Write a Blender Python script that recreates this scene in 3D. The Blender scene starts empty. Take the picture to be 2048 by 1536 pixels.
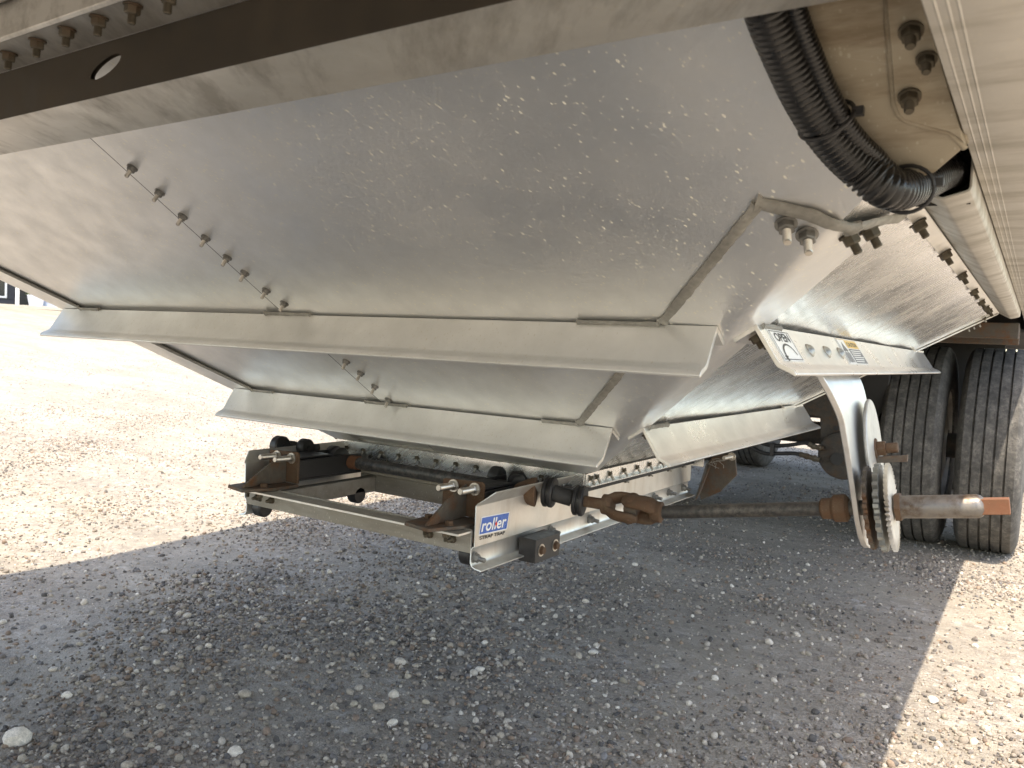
import bpy, math, random
import numpy as np
from mathutils import Vector, Matrix, noise as mnoise
from mathutils.geometry import delaunay_2d_cdt
random.seed(7); rng = np.random.default_rng(7)
scn = bpy.context.scene
COL = scn.collection
V = lambda *a: np.array(a, float)
def nz(v): v = np.asarray(v, float); return v / np.linalg.norm(v)

# ---------------------------------------------------------------- camera (solved from the photo's vanishing points)
FPX = 1613.0; PC = V(1024, 768)
_y = nz(np.append(V(2082, 743) - PC, FPX)); _x = -nz(np.append(V(-1440, 575) - PC, FPX))
_x = nz(_x - _y * (_x @ _y)); _z = np.cross(_x, _y)
RW = np.array([_x, _y, _z])                       # world = RW @ (right, down, forward)
CAM = V(1.28, 0, .92)
cd = bpy.data.cameras.new('camera'); cam = bpy.data.objects.new('camera', cd); COL.objects.link(cam)
r_, d_, f_ = RW[:, 0], RW[:, 1], RW[:, 2]
cam.matrix_world = Matrix(((r_[0], -d_[0], -f_[0], CAM[0]), (r_[1], -d_[1], -f_[1], CAM[1]), (r_[2], -d_[2], -f_[2], CAM[2]), (0, 0, 0, 1)))
cd.sensor_width = 36; cd.lens = FPX / 2048 * 36; cd.clip_start = .02; cd.clip_end = 2000
cd.dof.use_dof = True; cd.dof.focus_distance = 1.75; cd.dof.aperture_fstop = 11
scn.camera = cam
# ---------------------------------------------------------------- sky, sun, exposure
SUNDIR = nz(V(.215, -.34, 1))                       # towards the sun
w = bpy.data.worlds.new('World'); scn.world = w; w.use_nodes = True
nt = w.node_tree; sky = nt.nodes.new('ShaderNodeTexSky'); sky.sky_type = 'NISHITA'; sky.sun_disc = False
sky.sun_elevation = math.asin(SUNDIR[2]); sky.sun_rotation = math.atan2(SUNDIR[0], SUNDIR[1]); sky.dust_density = 1.6; sky.ozone_density = 1.0
bg = nt.nodes['Background']; nt.links.new(sky.outputs[0], bg.inputs[0]); bg.inputs[1].default_value = .15
sl = bpy.data.lights.new('sun', 'SUN'); sun = bpy.data.objects.new('sun', sl); COL.objects.link(sun)
sl.energy = 2.0; sl.angle = math.radians(.53); sl.color = (1, .975, .94)
sun.rotation_euler = Vector(SUNDIR).to_track_quat('Z', 'Y').to_euler(); sun.location = (3, 0, 12)
scn.view_settings.view_transform = 'Standard'; scn.view_settings.look = 'None'; scn.view_settings.gamma = 1
scn.view_settings.use_curve_mapping = False; scn.view_settings.exposure = 2.12; scn.view_settings.use_white_balance = True; scn.view_settings.white_balance_temperature = 7700
scn.cycles.use_denoising = True; scn.cycles.denoiser = 'OPENIMAGEDENOISE'; scn.cycles.denoising_input_passes = 'RGB_ALBEDO_NORMAL'; scn.cycles.denoising_prefilter = 'ACCURATE'; scn.cycles.max_bounces = 6; scn.cycles.diffuse_bounces = 3; scn.cycles.glossy_bounces = 4

# ---------------------------------------------------------------- pixel helpers (photo pixel + a plane it lies on -> world point)
def ray(u, v): return RW @ V(u - PC[0], v - PC[1], FPX)
def onP(uv, p0, n): r = ray(*uv); return CAM + r * (((np.asarray(p0) - CAM) @ n) / (r @ n))
def onX(uv, X): return onP(uv, V(X, 0, 0), V(1, 0, 0))
def onY(uv, Y): return onP(uv, V(0, Y, 0), V(0, 1, 0))
def onZ(uv, Z): return onP(uv, V(0, 0, Z), V(0, 0, 1))

# ---------------------------------------------------------------- materials
class NT:
    def __init__(s, name):
        s.m = bpy.data.materials.new(name); s.m.use_nodes = True; s.t = s.m.node_tree
        s.b = s.t.nodes['Principled BSDF']; s.tc = s.t.nodes.new('ShaderNodeTexCoord')
    def n(s, ty, **k):
        x = s.t.nodes.new(ty)
        for a, b in k.items(): setattr(x, a, b)
        return x
    def put(s, sock, val):
        if val is None: return
        if isinstance(val, bpy.types.NodeSocket): s.t.links.new(val, sock)
        else:
            if hasattr(val, '__len__') and len(val) == 3 and sock.type == 'RGBA': val = (*val, 1)
            sock.default_value = val
    def co(s, scale=(1, 1, 1), rot=(0, 0, 0), src='Object'):
        v = s.tc.outputs[src]
        if any(rot):                                  # turn first, then stretch
            q = s.n('ShaderNodeMapping'); s.put(q.inputs[0], v); q.inputs['Rotation'].default_value = rot; v = q.outputs[0]
        m = s.n('ShaderNodeMapping'); s.put(m.inputs[0], v)
        m.inputs['Scale'].default_value = scale if hasattr(scale, '__len__') else (scale,) * 3
        return m.outputs[0]
    def noise(s, co, scale, detail=4, rough=.55, dist=0):
        x = s.n('ShaderNodeTexNoise'); s.put(x.inputs['Vector'], co); x.inputs['Scale'].default_value = scale
        x.inputs['Detail'].default_value = detail; x.inputs['Roughness'].default_value = rough; x.inputs['Distortion'].default_value = dist
        return x.outputs['Fac']
    def vor(s, co, scale, rnd=1, feat='F1', out='Distance'):
        x = s.n('ShaderNodeTexVoronoi', feature=feat); s.put(x.inputs['Vector'], co); x.inputs['Scale'].default_value = scale
        x.inputs['Randomness'].default_value = rnd; return x.outputs[out]
    def rng(s, v, a, b, c=0, d=1):
        x = s.n('ShaderNodeMapRange'); x.clamp = True; s.put(x.inputs[0], v)
        for i, q in enumerate((a, b, c, d)): s.put(x.inputs[i + 1], q)
        return x.outputs[0]
    def math(s, op, a, b=0.0, c=None):
        x = s.n('ShaderNodeMath', operation=op); s.put(x.inputs[0], a); s.put(x.inputs[1], b)
        if c is not None: s.put(x.inputs[2], c)
        return x.outputs[0]
    def mix(s, f, a, b):
        x = s.n('ShaderNodeMix', data_type='RGBA'); s.put(x.inputs[0], f); s.put(x.inputs[6], a); s.put(x.inputs[7], b); return x.outputs[2]
    def mixf(s, f, a, b):
        x = s.n('ShaderNodeMix', data_type='FLOAT'); s.put(x.inputs[0], f); s.put(x.inputs[2], a); s.put(x.inputs[3], b); return x.outputs[0]
    def ramp(s, f, stops):
        x = s.n('ShaderNodeValToRGB'); s.put(x.inputs[0], f); e = x.color_ramp.elements
        while len(e) < len(stops): e.new(.5)
        for q, (p, c) in zip(e, stops): q.position = p; q.color = (*c, 1)
        return x.outputs[0]
    def bump(s, h, strength=.3, dist=.002, nrm=None):
        x = s.n('ShaderNodeBump'); s.put(x.inputs['Height'], h); x.inputs['Strength'].default_value = strength
        x.inputs['Distance'].default_value = dist; s.put(x.inputs['Normal'], nrm); return x.outputs[0]
    def out(s, col=None, rough=None, metal=None, nrm=None, spec=None):
        for k, v in (('Base Color', col), ('Roughness', rough), ('Metallic', metal), ('Normal', nrm), ('Specular IOR Level', spec)):
            s.put(s.b.inputs[k], v)
        return s.m

def plain(name, col, rough=.5, metal=0, var=.25, scale=40, bump=.15):
    t = NT(name); c = t.co(); n1 = t.noise(c, scale, 5); n2 = t.noise(c, scale * .13, 4)
    f = t.math('MULTIPLY', n1, n2); k = t.rng(f, .1, .45, 1 - var, 1 + var)
    x = t.n('ShaderNodeVectorMath', operation='SCALE'); x.inputs[0].default_value = col; t.put(x.inputs['Scale'], k)
    return t.out(x.outputs[0], t.rng(n1, .3, .7, max(.05, rough - .1), min(1, rough + .1)), metal, t.bump(n1, bump, .001))

A_F = math.radians(32.3)
def alu(name, base=(.66, .65, .62), rough=.27, film=.25, specks=.6, filmcol=(.42, .385, .31), rot=(0, 0, 0), streak=0, scr=.3, speckcol=(.60, .56, .46), grime=0.0, grimecol=(.17, .12, .07)):
    """mill-finish aluminium with a dusty film, dried splash specks, faint rolling lines and scratches"""
    t = NT(name); c = t.co(1, rot)
    big = t.noise(c, 2.2, 4, .6); mid = t.noise(c, 14, 5, .6)
    # film of dust
    fl = t.math('MULTIPLY', t.rng(big, .3, .72, .5, 1), t.rng(mid, .25, .7, .7, 1)); fl = t.math('MULTIPLY', fl, film * 1.6)
    # dried drops, two sizes, stretched along the wash direction
    def drops(sx, sy, sz, thr, dens):
        v = NT.co(t, (sx, sy, sz), rot); x = t.n('ShaderNodeTexVoronoi', feature='F1'); t.put(x.inputs['Vector'], v); x.inputs['Scale'].default_value = 1
        rs = t.n('ShaderNodeSeparateColor'); t.put(rs.inputs[0], x.outputs['Color'])
        rad = t.math('MULTIPLY', t.math('POWER', rs.outputs[0], 1.5), thr)
        on = t.math('LESS_THAN', rs.outputs[1], dens)
        return t.math('MULTIPLY', t.rng(t.math('SUBTRACT', rad, x.outputs['Distance']), -.005, .05), on)
    patch = t.rng(t.noise(c, 1.6, 3), .32, .60, .45, 1.0)
    s1 = drops(165, 85, 90, .30, patch); s2 = drops(270, 150, 155, .33, patch)
    sp = t.math('MULTIPLY', t.math('MAXIMUM', s1, t.math('MULTIPLY', s2, .8)), specks)
    # rolling lines and scratches
    ln = t.noise(t.co((3, 160, 160), rot), 1, 3, .7)
    sc = t.rng(t.noise(t.co((4, 420, 4), (rot[0], rot[1], rot[2] - .35)), 1, 1), .74, .78)
    mixd = t.math('MAXIMUM', fl, sp)
    col = t.mix(t.rng(mid, .3, .75), base, tuple(b * .86 for b in base))
    col = t.mix(t.math('MULTIPLY', sc, scr), col, (.85, .84, .82))
    col = t.mix(fl, col, filmcol); col = t.mix(sp, col, speckcol)
    if grime:
        g = t.rng(t.noise(t.co((4, 18, 18), rot), 1, 6, .68), .46, .64, 0, grime); col = t.mix(g, col, grimecol); mixd = t.math('MAXIMUM', mixd, g)
    ro = t.mixf(mixd, t.math('ADD', t.rng(mid, .3, .7, rough - .05, rough + .07), t.math('MULTIPLY', t.math('SUBTRACT', ln, .5), streak)), .75)
    me = t.math('SUBTRACT', 1, t.math('MULTIPLY', mixd, .95))
    h = t.math('ADD', t.math('MULTIPLY', t.noise(c, 3.2, 2), 1.6), t.math('MULTIPLY', ln, .05 + streak * .25))
    nb = t.bump(h, .045, .012)
    return t.out(col, ro, me, nb)

def rusty(name, base=(.085, .07, .055), rust=(.16, .065, .022), amt=.5, rough=.75, dust=(.24, .20, .15), dustamt=.35, metal=.2):
    t = NT(name); c = t.co(); a = t.noise(c, 18, 6, .65); b = t.noise(c, 75, 5, .7); d = t.noise(c, 7, 4)
    col = t.mix(t.rng(a, .62 - amt * .35, .72 - amt * .2), base, t.mix(t.rng(b, .3, .7), rust, tuple(x * .45 for x in rust)))
    dm = t.math('MULTIPLY', t.rng(b, .42, .66), t.rng(d, .35, .65, dustamt * .4, dustamt)); col = t.mix(dm, col, dust)
    sp = t.rng(t.vor(t.co(190), 1), .16, .10, 0, .55); sp = t.math('MULTIPLY', sp, t.rng(a, .45, .6)); col = t.mix(sp, col, dust)
    return t.out(col, t.rng(b, .3, .7, rough - .12, min(1, rough + .12)), metal, t.bump(t.math('ADD', a, t.math('MULTIPLY', b, .5)), .5, .0025))

MAT = {}
rF = (A_F, 0, 0)                                   # turns object axes so that local Y runs down the front slope
MAT['slope'] = alu('aluminium_slope_sheet', base=(.88, .885, .88), rough=.25, film=.26, filmcol=(.66, .655, .62), specks=.8, rot=(A_F, 0, .5), speckcol=(.92, .89, .77))
MAT['flange'] = alu('aluminium_stiffener', base=(.86, .855, .83), rough=.30, filmcol=(.62, .60, .55), film=.34, specks=.45, rot=rF, streak=.1)
MAT['side'] = alu('aluminium_side_sheet', base=(.86, .86, .85), rough=.17, film=.13, specks=.35, streak=.28, rot=(0, .583, 0), scr=.5)
MAT['sideflange'] = alu('aluminium_side_stiffener', base=(.87, .87, .86), rough=.25, film=.12, specks=.15, streak=.2, rot=(0, .583, 0))
MAT['beam'] = alu('aluminium_cross_beam', base=(.70, .685, .65), rough=.27, film=.28, specks=.5, filmcol=(.40, .36, .29), grime=.5, grimecol=(.11, .085, .055), rot=(0, 0, .9))
MAT['web'] = plain('dark_brown_beam_web', (.050, .039, .026), .6, .2, .4, 25, .2)  # web is darker and browner than the beam's flanges
MAT['rail'] = alu('aluminium_side_rail', base=(.66, .645, .61), rough=.30, film=.45, specks=.4, filmcol=(.38, .34, .27), grime=.5, grimecol=(.22, .19, .14), streak=.2)
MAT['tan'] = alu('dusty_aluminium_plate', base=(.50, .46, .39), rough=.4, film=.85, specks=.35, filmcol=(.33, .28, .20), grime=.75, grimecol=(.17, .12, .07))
MAT['trap'] = alu('aluminium_trap_rail', base=(.78, .765, .73), rough=.27, film=.2, specks=.25, grime=.22, grimecol=(.32, .22, .13), rot=(0, 1.5708, 0))
MAT['angle'] = alu('dirty_aluminium_angle', base=(.46, .44, .40), rough=.42, film=.7, specks=.5, filmcol=(.28, .25, .20), grime=.35, grimecol=(.10, .065, .04))
MAT['edge'] = plain('bare_cut_aluminium_edge', (.75, .73, .68), .4, .8, .15)
MAT['weld'] = plain('weld_bead_and_sealant', (.30, .29, .26), .7, .25, .35, 120, .6)
MAT['bolt'] = plain('zinc_bolt', (.42, .40, .36), .42, .85, .45, 160, .3)
MAT['boltdark'] = rusty('grimy_bolt', (.10, .085, .06), (.12, .06, .03), .45, .6, metal=.5)
MAT['boltgrey'] = plain('grey_plated_bolt', (.24, .235, .22), .5, .6, .4, 160, .3)
MAT['stud'] = plain('bright_threaded_stud', (.52, .49, .44), .36, .95, .2, 200)
MAT['steel'] = rusty('rusty_steel', amt=.5)
MAT['rust'] = rusty('heavy_rust', (.085, .052, .032), (.125, .062, .030), .8, .85, (.30, .22, .14), .3, .1)
MAT['rustorange'] = rusty('orange_rust', (.17, .07, .035), (.20, .08, .038), .9, .75, (.36, .22, .13), .2, .2)
MAT['shaft'] = rusty('worn_black_shaft', (.05, .048, .046), (.075, .05, .035), .15, .5, (.25, .225, .19), .6, .5)
MAT['tube'] = rusty('scuffed_crank_tube', (.17, .16, .15), (.10, .06, .035), .5, .45, (.30, .26, .21), .5, .7)
MAT['gear'] = plain('grey_gear_steel', (.25, .25, .23), .45, .75, .45, 70, .4)
MAT['ratchet'] = plain('pale_ratchet_wheel', (.62, .57, .49), .5, .55, .25, 90, .3)
MAT['strap'] = alu('aluminium_hanger_plate', base=(.70, .70, .70), rough=.30, film=.12, specks=.2, rot=(1.2, 0, 0), grime=.15, grimecol=(.3, .25, .2))
MAT['disc'] = alu('scuffed_aluminium_disc', base=(.60, .585, .55), rough=.36, film=.35, specks=.3, grime=.3, grimecol=(.25, .2, .14))
MAT['black'] = plain('black_plastic', (.022, .021, .021), .45, 0, .4, 60, .3)
MAT['hose'] = plain('black_corrugated_conduit', (.013, .012, .011), .30, 0, .4, 30, .05)
MAT['green'] = plain('green_wire', (.03, .16, .03), .4)
MAT['rubber_and_gap'] = plain('black_rubber_and_gap_shade', (.03, .028, .026), .7, 0, .5, 50, .4)  # also colours the dark strips that stand in for shaded gaps
MAT['dark'] = plain('dark_underbody_and_shade', (.035, .033, .03), .8, 0, .4, 6)  # also colours the pieces added to darken gaps and openings
MAT['frame'] = rusty('painted_steel_suspension', (.045, .04, .035), (.10, .06, .035), .35, .8, (.16, .13, .10), .5)
MAT['rim'] = plain('dusty_steel_rim', (.42, .39, .35), .5, .5, .4, 12, .3)
MAT['body'] = plain('white_trailer_body', (.62, .62, .60), .4, 0, .1, 4, .05)
MAT['white'] = plain('white_decal', (.80, .80, .78), .35, 0, .05)
MAT['ink'] = plain('black_print', (.03, .03, .03), .5, 0, .1)
MAT['inkgrey'] = plain('grey_print', (.16, .16, .16), .5, 0, .1)
MAT['yellow'] = plain('amber_print', (.72, .46, .10), .4, 0, .08)
MAT['blue'] = plain('blue_print', (.035, .12, .42), .3, 0, .06)
MAT['red'] = plain('red_print', (.62, .03, .03), .3, 0, .06)

def tyre_mat():
    t = NT('dusty_tyre_rubber'); c = t.co(); a = t.noise(c, 17, 6, .72); b = t.noise(c, 75, 5, .7); e = t.vor(t.co(70), 1)
    d = t.math('MULTIPLY', t.rng(a, .36, .64), t.rng(b, .32, .66)); d = t.math('MAXIMUM', t.math('MULTIPLY', d, 1.0), t.rng(e, .12, .05, 0, .5))
    col = t.mix(t.rng(d, 0, 1, .12, .8), (.022, .021, .020), (.25, .23, .20))
    return t.out(col, t.rng(b, .3, .7, .65, .95), 0, t.bump(t.math('ADD', b, t.noise(c, 150, 3)), .55, .004))
MAT['tyre'] = tyre_mat()

# ---------------------------------------------------------------- mesh builder
class MB:
    def __init__(s): s.v = []; s.f = []; s.m = []
    def add(s, vs, fs, m=0):
        o = len(s.v); s.v += [tuple(map(float, p)) for p in vs]
        for f in fs: s.f.append(tuple(i + o for i in f)); s.m.append(m)
        return s
    def prism(s, poly, vec, m=0, m_end=None):
        poly = [np.asarray(p, float) for p in poly]; n = len(poly); vec = np.asarray(vec, float)
        nn = sum((np.cross(poly[i], poly[(i + 1) % n]) for i in range(n)), V(0, 0, 0))
        if nn @ vec > 0: poly = poly[::-1]
        s.add(poly + [p + vec for p in poly], [], m)
        o = len(s.v) - 2 * n
        for i in range(n):
            j = (i + 1) % n; s.f.append((o + i, o + i + n, o + j + n, o + j)); s.m.append(m)
        me = m if m_end is None else m_end
        s.f.append(tuple(o + i for i in range(n))); s.m.append(me)
        s.f.append(tuple(o + n + i for i in reversed(range(n)))); s.m.append(me)
        return s
    def box(s, lo, hi, m=0):
        (a, b, c), (d, e, f) = lo, hi
        return s.prism([(a, b, c), (d, b, c), (d, e, c), (a, e, c)], (0, 0, f - c), m)
    def obox(s, c, ax, ay, az, m=0):                # oriented box, half vectors
        c, ax, ay, az = map(np.asarray, (c, ax, ay, az))
        return s.prism([c - ax - ay - az, c + ax - ay - az, c + ax + ay - az, c - ax + ay - az], 2 * az, m)
    def tube(s, path, r, seg=12, m=0, cap=True, flat=None):
        P = [np.asarray(p, float) for p in path]; n = len(P); rr = r if hasattr(r, '__len__') else [r] * n
        T = [nz(P[min(i + 1, n - 1)] - P[max(i - 1, 0)]) for i in range(n)]
        a = nz(np.cross(T[0], flat if flat is not None else (V(0, 0, 1) if abs(T[0][2]) < .9 else V(1, 0, 0)))); vs = []
        for i in range(n):
            a = nz(a - T[i] * (a @ T[i])); b = np.cross(T[i], a)
            for k in range(seg):
                q = 2 * math.pi * k / seg; vs.append(P[i] + rr[i] * (math.cos(q) * a + math.sin(q) * b))
        fs = [(i * seg + k, i * seg + (k + 1) % seg, (i + 1) * seg + (k + 1) % seg, (i + 1) * seg + k) for i in range(n - 1) for k in range(seg)]
        if cap: fs += [tuple(reversed(range(seg))), tuple((n - 1) * seg + k for k in range(seg))]
        return s.add(vs, fs, m)
    def lathe(s, prof, o, axis, seg=32, m=0, cap=True):   # prof: (radius, height along axis)
        o = np.asarray(o, float); t = nz(axis); a = nz(np.cross(t, V(0, 0, 1) if abs(t[2]) < .9 else V(1, 0, 0))); b = np.cross(t, a); vs = []
        for (r, h) in prof:
            for k in range(seg):
                q = 2 * math.pi * k / seg; vs.append(o + t * h + r * (math.cos(q) * a + math.sin(q) * b))
        n = len(prof); fs = [(i * seg + k, i * seg + (k + 1) % seg, (i + 1) * seg + (k + 1) % seg, (i + 1) * seg + k) for i in range(n - 1) for k in range(seg)]
        if cap: fs += [tuple(reversed(range(seg))), tuple((n - 1) * seg + k for k in range(seg))]
        return s.add(vs, fs, m)
    def sheet(s, pts, thick, m=0):                    # flat polygon sheet with thickness along -normal of (p1-p0)x(p2-p0)
        p = [np.asarray(q, float) for q in pts]; n = nz(np.cross(p[1] - p[0], p[2] - p[0])); return s.prism(p, -n * thick, m)
    def mesh(s, name, mats):
        me = bpy.data.meshes.new(name); me.from_pydata(s.v, [], s.f)
        for k in (mats if isinstance(mats, (list, tuple)) else [mats]): me.materials.append(MAT[k] if isinstance(k, str) else k)
        me.polygons.foreach_set('material_index', s.m); return me
    def build(s, name, mats, parent=None, bevel=0, smooth=None, fix=True, label=None):
        me = s.mesh(name, mats)
        if fix:
            import bmesh
            bm = bmesh.new(); bm.from_mesh(me); bmesh.ops.recalc_face_normals(bm, faces=bm.faces); bm.to_mesh(me); bm.free()
        return link(name, me, parent, bevel, smooth, label)
def link(name, me, parent=None, bevel=0, smooth=None, label=None):
    ob = bpy.data.objects.new(name, me); COL.objects.link(ob)
    if parent is not None:
        ob.parent = parent; ob.matrix_parent_inverse = parent.matrix_world.inverted()
    if smooth is not None:
        me.polygons.foreach_set('use_smooth', [True] * len(me.polygons)); me.set_sharp_from_angle(angle=math.radians(smooth))
    if bevel:
        b = ob.modifiers.new('bevel', 'BEVEL'); b.width = bevel; b.segments = 2; b.limit_method = 'ANGLE'; b.angle_limit = math.radians(35); b.harden_normals = False
    if label: ob['label'] = label
    return ob
def thing(name, label, cat, loc, group=None):
    o = bpy.data.objects.new(name, None); COL.objects.link(o); o.location = loc; o['label'] = label; o['category'] = cat
    if group: o['group'] = group
    o.matrix_world = Matrix.Translation(loc); o.empty_display_size = .2
    return o
def place(name, me, pos, axis, parent, spin=0, scale=1):   # shared mesh, local +Z along axis
    ob = bpy.data.objects.new(name, me); COL.objects.link(ob)
    q = Vector(nz(axis)).to_track_quat('Z', 'Y').to_matrix().to_4x4()
    m = Matrix.Translation(Vector(pos)) @ q @ Matrix.Rotation(spin, 4, 'Z') @ Matrix.Scale(scale, 4)
    ob.parent = parent; ob.matrix_parent_inverse = parent.matrix_world.inverted(); ob.matrix_basis = m
    return ob
def mirror_part(ob, parent, subs=True):
    """copy of a part reflected to the other side of the trailer (x -> -x)"""
    me = ob.data.copy(); me.transform(Matrix.Scale(-1, 4, Vector((1, 0, 0)))); me.flip_normals()
    o = bpy.data.objects.new(ob.name.split('.')[0], me); COL.objects.link(o); o.parent = parent; o.matrix_parent_inverse = parent.matrix_world.inverted()
    for md in ob.modifiers:
        if md.type == 'BEVEL':
            b = o.modifiers.new('bevel', 'BEVEL'); b.width = md.width; b.segments = 2; b.limit_method = 'ANGLE'; b.angle_limit = md.angle_limit
    return o
def text_mesh(body, size, bold=0, shear=0, xscale=1.0):
    cu = bpy.data.curves.new('t', 'FONT'); cu.body = body; cu.size = size; cu.offset = bold; cu.shear = shear; cu.align_x = 'LEFT'; cu.resolution_u = 4
    ob = bpy.data.objects.new('t', cu); me = bpy.data.meshes.new_from_object(ob)
    vs = [(v.co.x * xscale, v.co.y) for v in me.vertices]; fs = [tuple(p.vertices) for p in me.polygons]
    bpy.data.objects.remove(ob); bpy.data.curves.remove(cu); bpy.data.meshes.remove(me)
    return np.array(vs), fs
def put_text(mb, body, size, o, ex, ey, n, width=None, bold=0, shear=0, m=0, lift=.0012):
    """flat lettering; o = lower left corner, ex/ey = unit directions"""
    vs, fs = text_mesh(body, size, bold, shear); vs[:, 0] -= vs[:, 0].min()
    if width: vs[:, 0] *= width / vs[:, 0].max()
    mb.add([o + ex * a + ey * b + n * lift for a, b in vs], fs, m)

def nut_mesh(name, washer, af, hn, rs, ls, mats, taper=True):
    """washer, hex nut, threaded stud end with thread ridges; local +Z outwards, z=0 on the sheet"""
    b = MB(); b.lathe([(washer * 1.0, 0), (washer, .0018)], (0, 0, 0), (0, 0, 1), 20, 0)
    b.lathe([(af * .58, .0018), (af * .58, hn * .85), (af * .5, hn)], (0, 0, 0), (0, 0, 1), 6, 0)
    pr = [(rs, hn * .8)]; z = hn; k = 0
    while z < ls - .001: pr += [(rs, z), (rs * .86, z + .0007)]; z += .0014
    pr += [(rs * .8, ls)]; b.lathe(pr, (0, 0, 0), (0, 0, 1), 12, 1)
    me = b.mesh(name, mats); me.polygons.foreach_set('use_smooth', [True] * len(me.polygons)); me.set_sharp_from_angle(angle=math.radians(32)); return me
BOLT = nut_mesh('bolt', .0105, .014, .0095, .0042, .024, ['boltgrey', 'stud'])
BOLTD = nut_mesh('bolt_dark', .010, .014, .010, .0045, .020, ['boltdark', 'boltdark'])
BOLTZ = nut_mesh('bolt_zinc', .0115, .0155, .012, .0050, .026, ['boltgrey', 'boltgrey'])
STUD = nut_mesh('stud', .010, .013, .009, .0055, .042, ['stud', 'stud'])
SMALL = nut_mesh('small_bolt', .006, .008, .006, .0028, .016, ['boltdark', 'bolt'])
def rivet_mesh():
    b = MB(); b.lathe([(.0105, 0), (.010, .0015), (.0085, .0022), (.0065, .0045), (.0035, .006), (.001, .0064)], (0, 0, 0), (0, 0, 1), 18, 0)
    me = b.mesh('rivet', ['bolt']); me.polygons.foreach_set('use_smooth', [True] * len(me.polygons)); return me
RIVET = rivet_mesh()
HEX = (lambda b: b.mesh('hex_head', ['rust']))(MB().lathe([(.010, 0), (.010, .0015)], (0, 0, 0), (0, 0, 1), 20).lathe([(.0085, .0015), (.0085, .007), (.0075, .008)], (0, 0, 0), (0, 0, 1), 6))


# ================================================================ SETTING
def gz(x, y):
    x = np.asarray(x, float); s = np.maximum(0, -x - 2.6); h = .0735 * s * s / (s + 2.2)
    return np.where(s > 24, .0735 * 24 * 24 / 26.2, h)
def patch(x, y):                                      # where the coarse stones gather (0..1), runs of gravel across the yard
    a = np.sin(x * 1.7 + y * .9 + .6) + .8 * np.sin(-x * 2.9 + y * 2.3 + 1.2) + .6 * np.sin(x * 5.1 + y * 3.7) + .5 * np.sin(y * 6.3 - x * 1.1 + 2)
    return np.clip(.5 + a * .24, 0, 1)
def ground_mat():
    t = NT('gravel_yard'); c = t.co()
    v1 = t.vor(c, 95, 1, out='Color'); d1 = t.vor(c, 95); v2 = t.vor(c, 210, 1, out='Color'); d2 = t.vor(c, 210)
    n1 = t.noise(c, 1.3, 5, .6); n2 = t.noise(c, 26, 5, .65); n3 = t.noise(c, 260, 3, .6)
    def stone(v):
        s = t.n('ShaderNodeSeparateColor'); t.put(s.inputs[0], v)
        return t.ramp(s.outputs[0], [(0, (.075, .068, .066)), (.25, (.19, .165, .145)), (.5, (.30, .262, .222)), (.72, (.22, .175, .135)), (.88, (.40, .37, .33)), (1, (.56, .53, .49))])
    sand = t.mix(n2, (.31, .272, .215), (.47, .422, .345)); sand = t.mix(t.rng(n3, .35, .65), sand, (.39, .345, .28))
    g = t.mix(.5, stone(v1), stone(v2)); g = t.mix(t.rng(n2, .4, .6, .15, .5), g, stone(t.vor(c, 34, 1, out='Color')))
    cov = t.math('MULTIPLY', t.rng(n1, .36, .6, .45, 1), t.rng(n2, .35, .6, .5, 1))
    col = t.mix(cov, sand, g)
    col = t.mix(t.rng(t.noise(t.co((.5, 1.6, 1)), 1.0, 4), .5, .72, 0, .35), col, (.36, .30, .21))
    col = t.mix(t.rng(t.noise(t.co((.55, 2.6, 1)), 1.0, 6, .68), .42, .66, 0, .55), col, (.175, .155, .125))
    col = t.mix(t.rng(t.noise(c, 7, 6, .7), .48, .66, 0, .4), col, (.19, .165, .135))
    h = t.math('ADD', t.math('MULTIPLY', t.math('SUBTRACT', .6, d1), t.math('MULTIPLY', cov, 1.2)), t.math('ADD', t.math('MULTIPLY', t.math('SUBTRACT', .6, d2), .6), t.math('MULTIPLY', n2, 1.0)))
    return t.out(col, .93, 0, t.bump(h, .75, .006), .25)
def axis_pts(lo, hi, n0, far):
    near = np.linspace(lo, hi, n0); k = np.geomspace(1, far, 26) - 1
    st = near[1] - near[0]
    return np.concatenate([(lo - st - k * 2)[::-1], near, hi + st + k * 2])
xs = axis_pts(-14, 5, 96, 160); ys = axis_pts(-3, 12, 76, 160)
XX, YY = np.meshgrid(xs, ys); ZZ = gz(XX, YY)
near = np.exp(-((XX / 7) ** 2 + ((YY - 3) / 7) ** 2))
ZZ = ZZ + near * (.012 * np.sin(XX * 2.3 + YY * .8) * np.sin(YY * 1.9) + .006 * np.sin(XX * 6.1) * np.sin(YY * 5.3 + 1)) - .008 * near
nx, ny = len(xs), len(ys)
gm = bpy.data.meshes.new('ground')
gm.from_pydata(np.stack([XX, YY, ZZ], -1).reshape(-1, 3).tolist(), [], [(j * nx + i, j * nx + i + 1, (j + 1) * nx + i + 1, (j + 1) * nx + i) for j in range(ny - 1) for i in range(nx - 1)])
gm.materials.append(ground_mat()); gm.polygons.foreach_set('use_smooth', [True] * len(gm.polygons))
ground = bpy.data.objects.new('ground', gm); COL.objects.link(ground); ground['kind'] = 'structure'
def gzn(x, y):
    nr = np.exp(-((x / 7) ** 2 + ((y - 3) / 7) ** 2))
    return gz(x, y) + nr * (.012 * np.sin(x * 2.3 + y * .8) * np.sin(y * 1.9) + .006 * np.sin(x * 6.1) * np.sin(y * 5.3 + 1)) - .008 * nr

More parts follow.
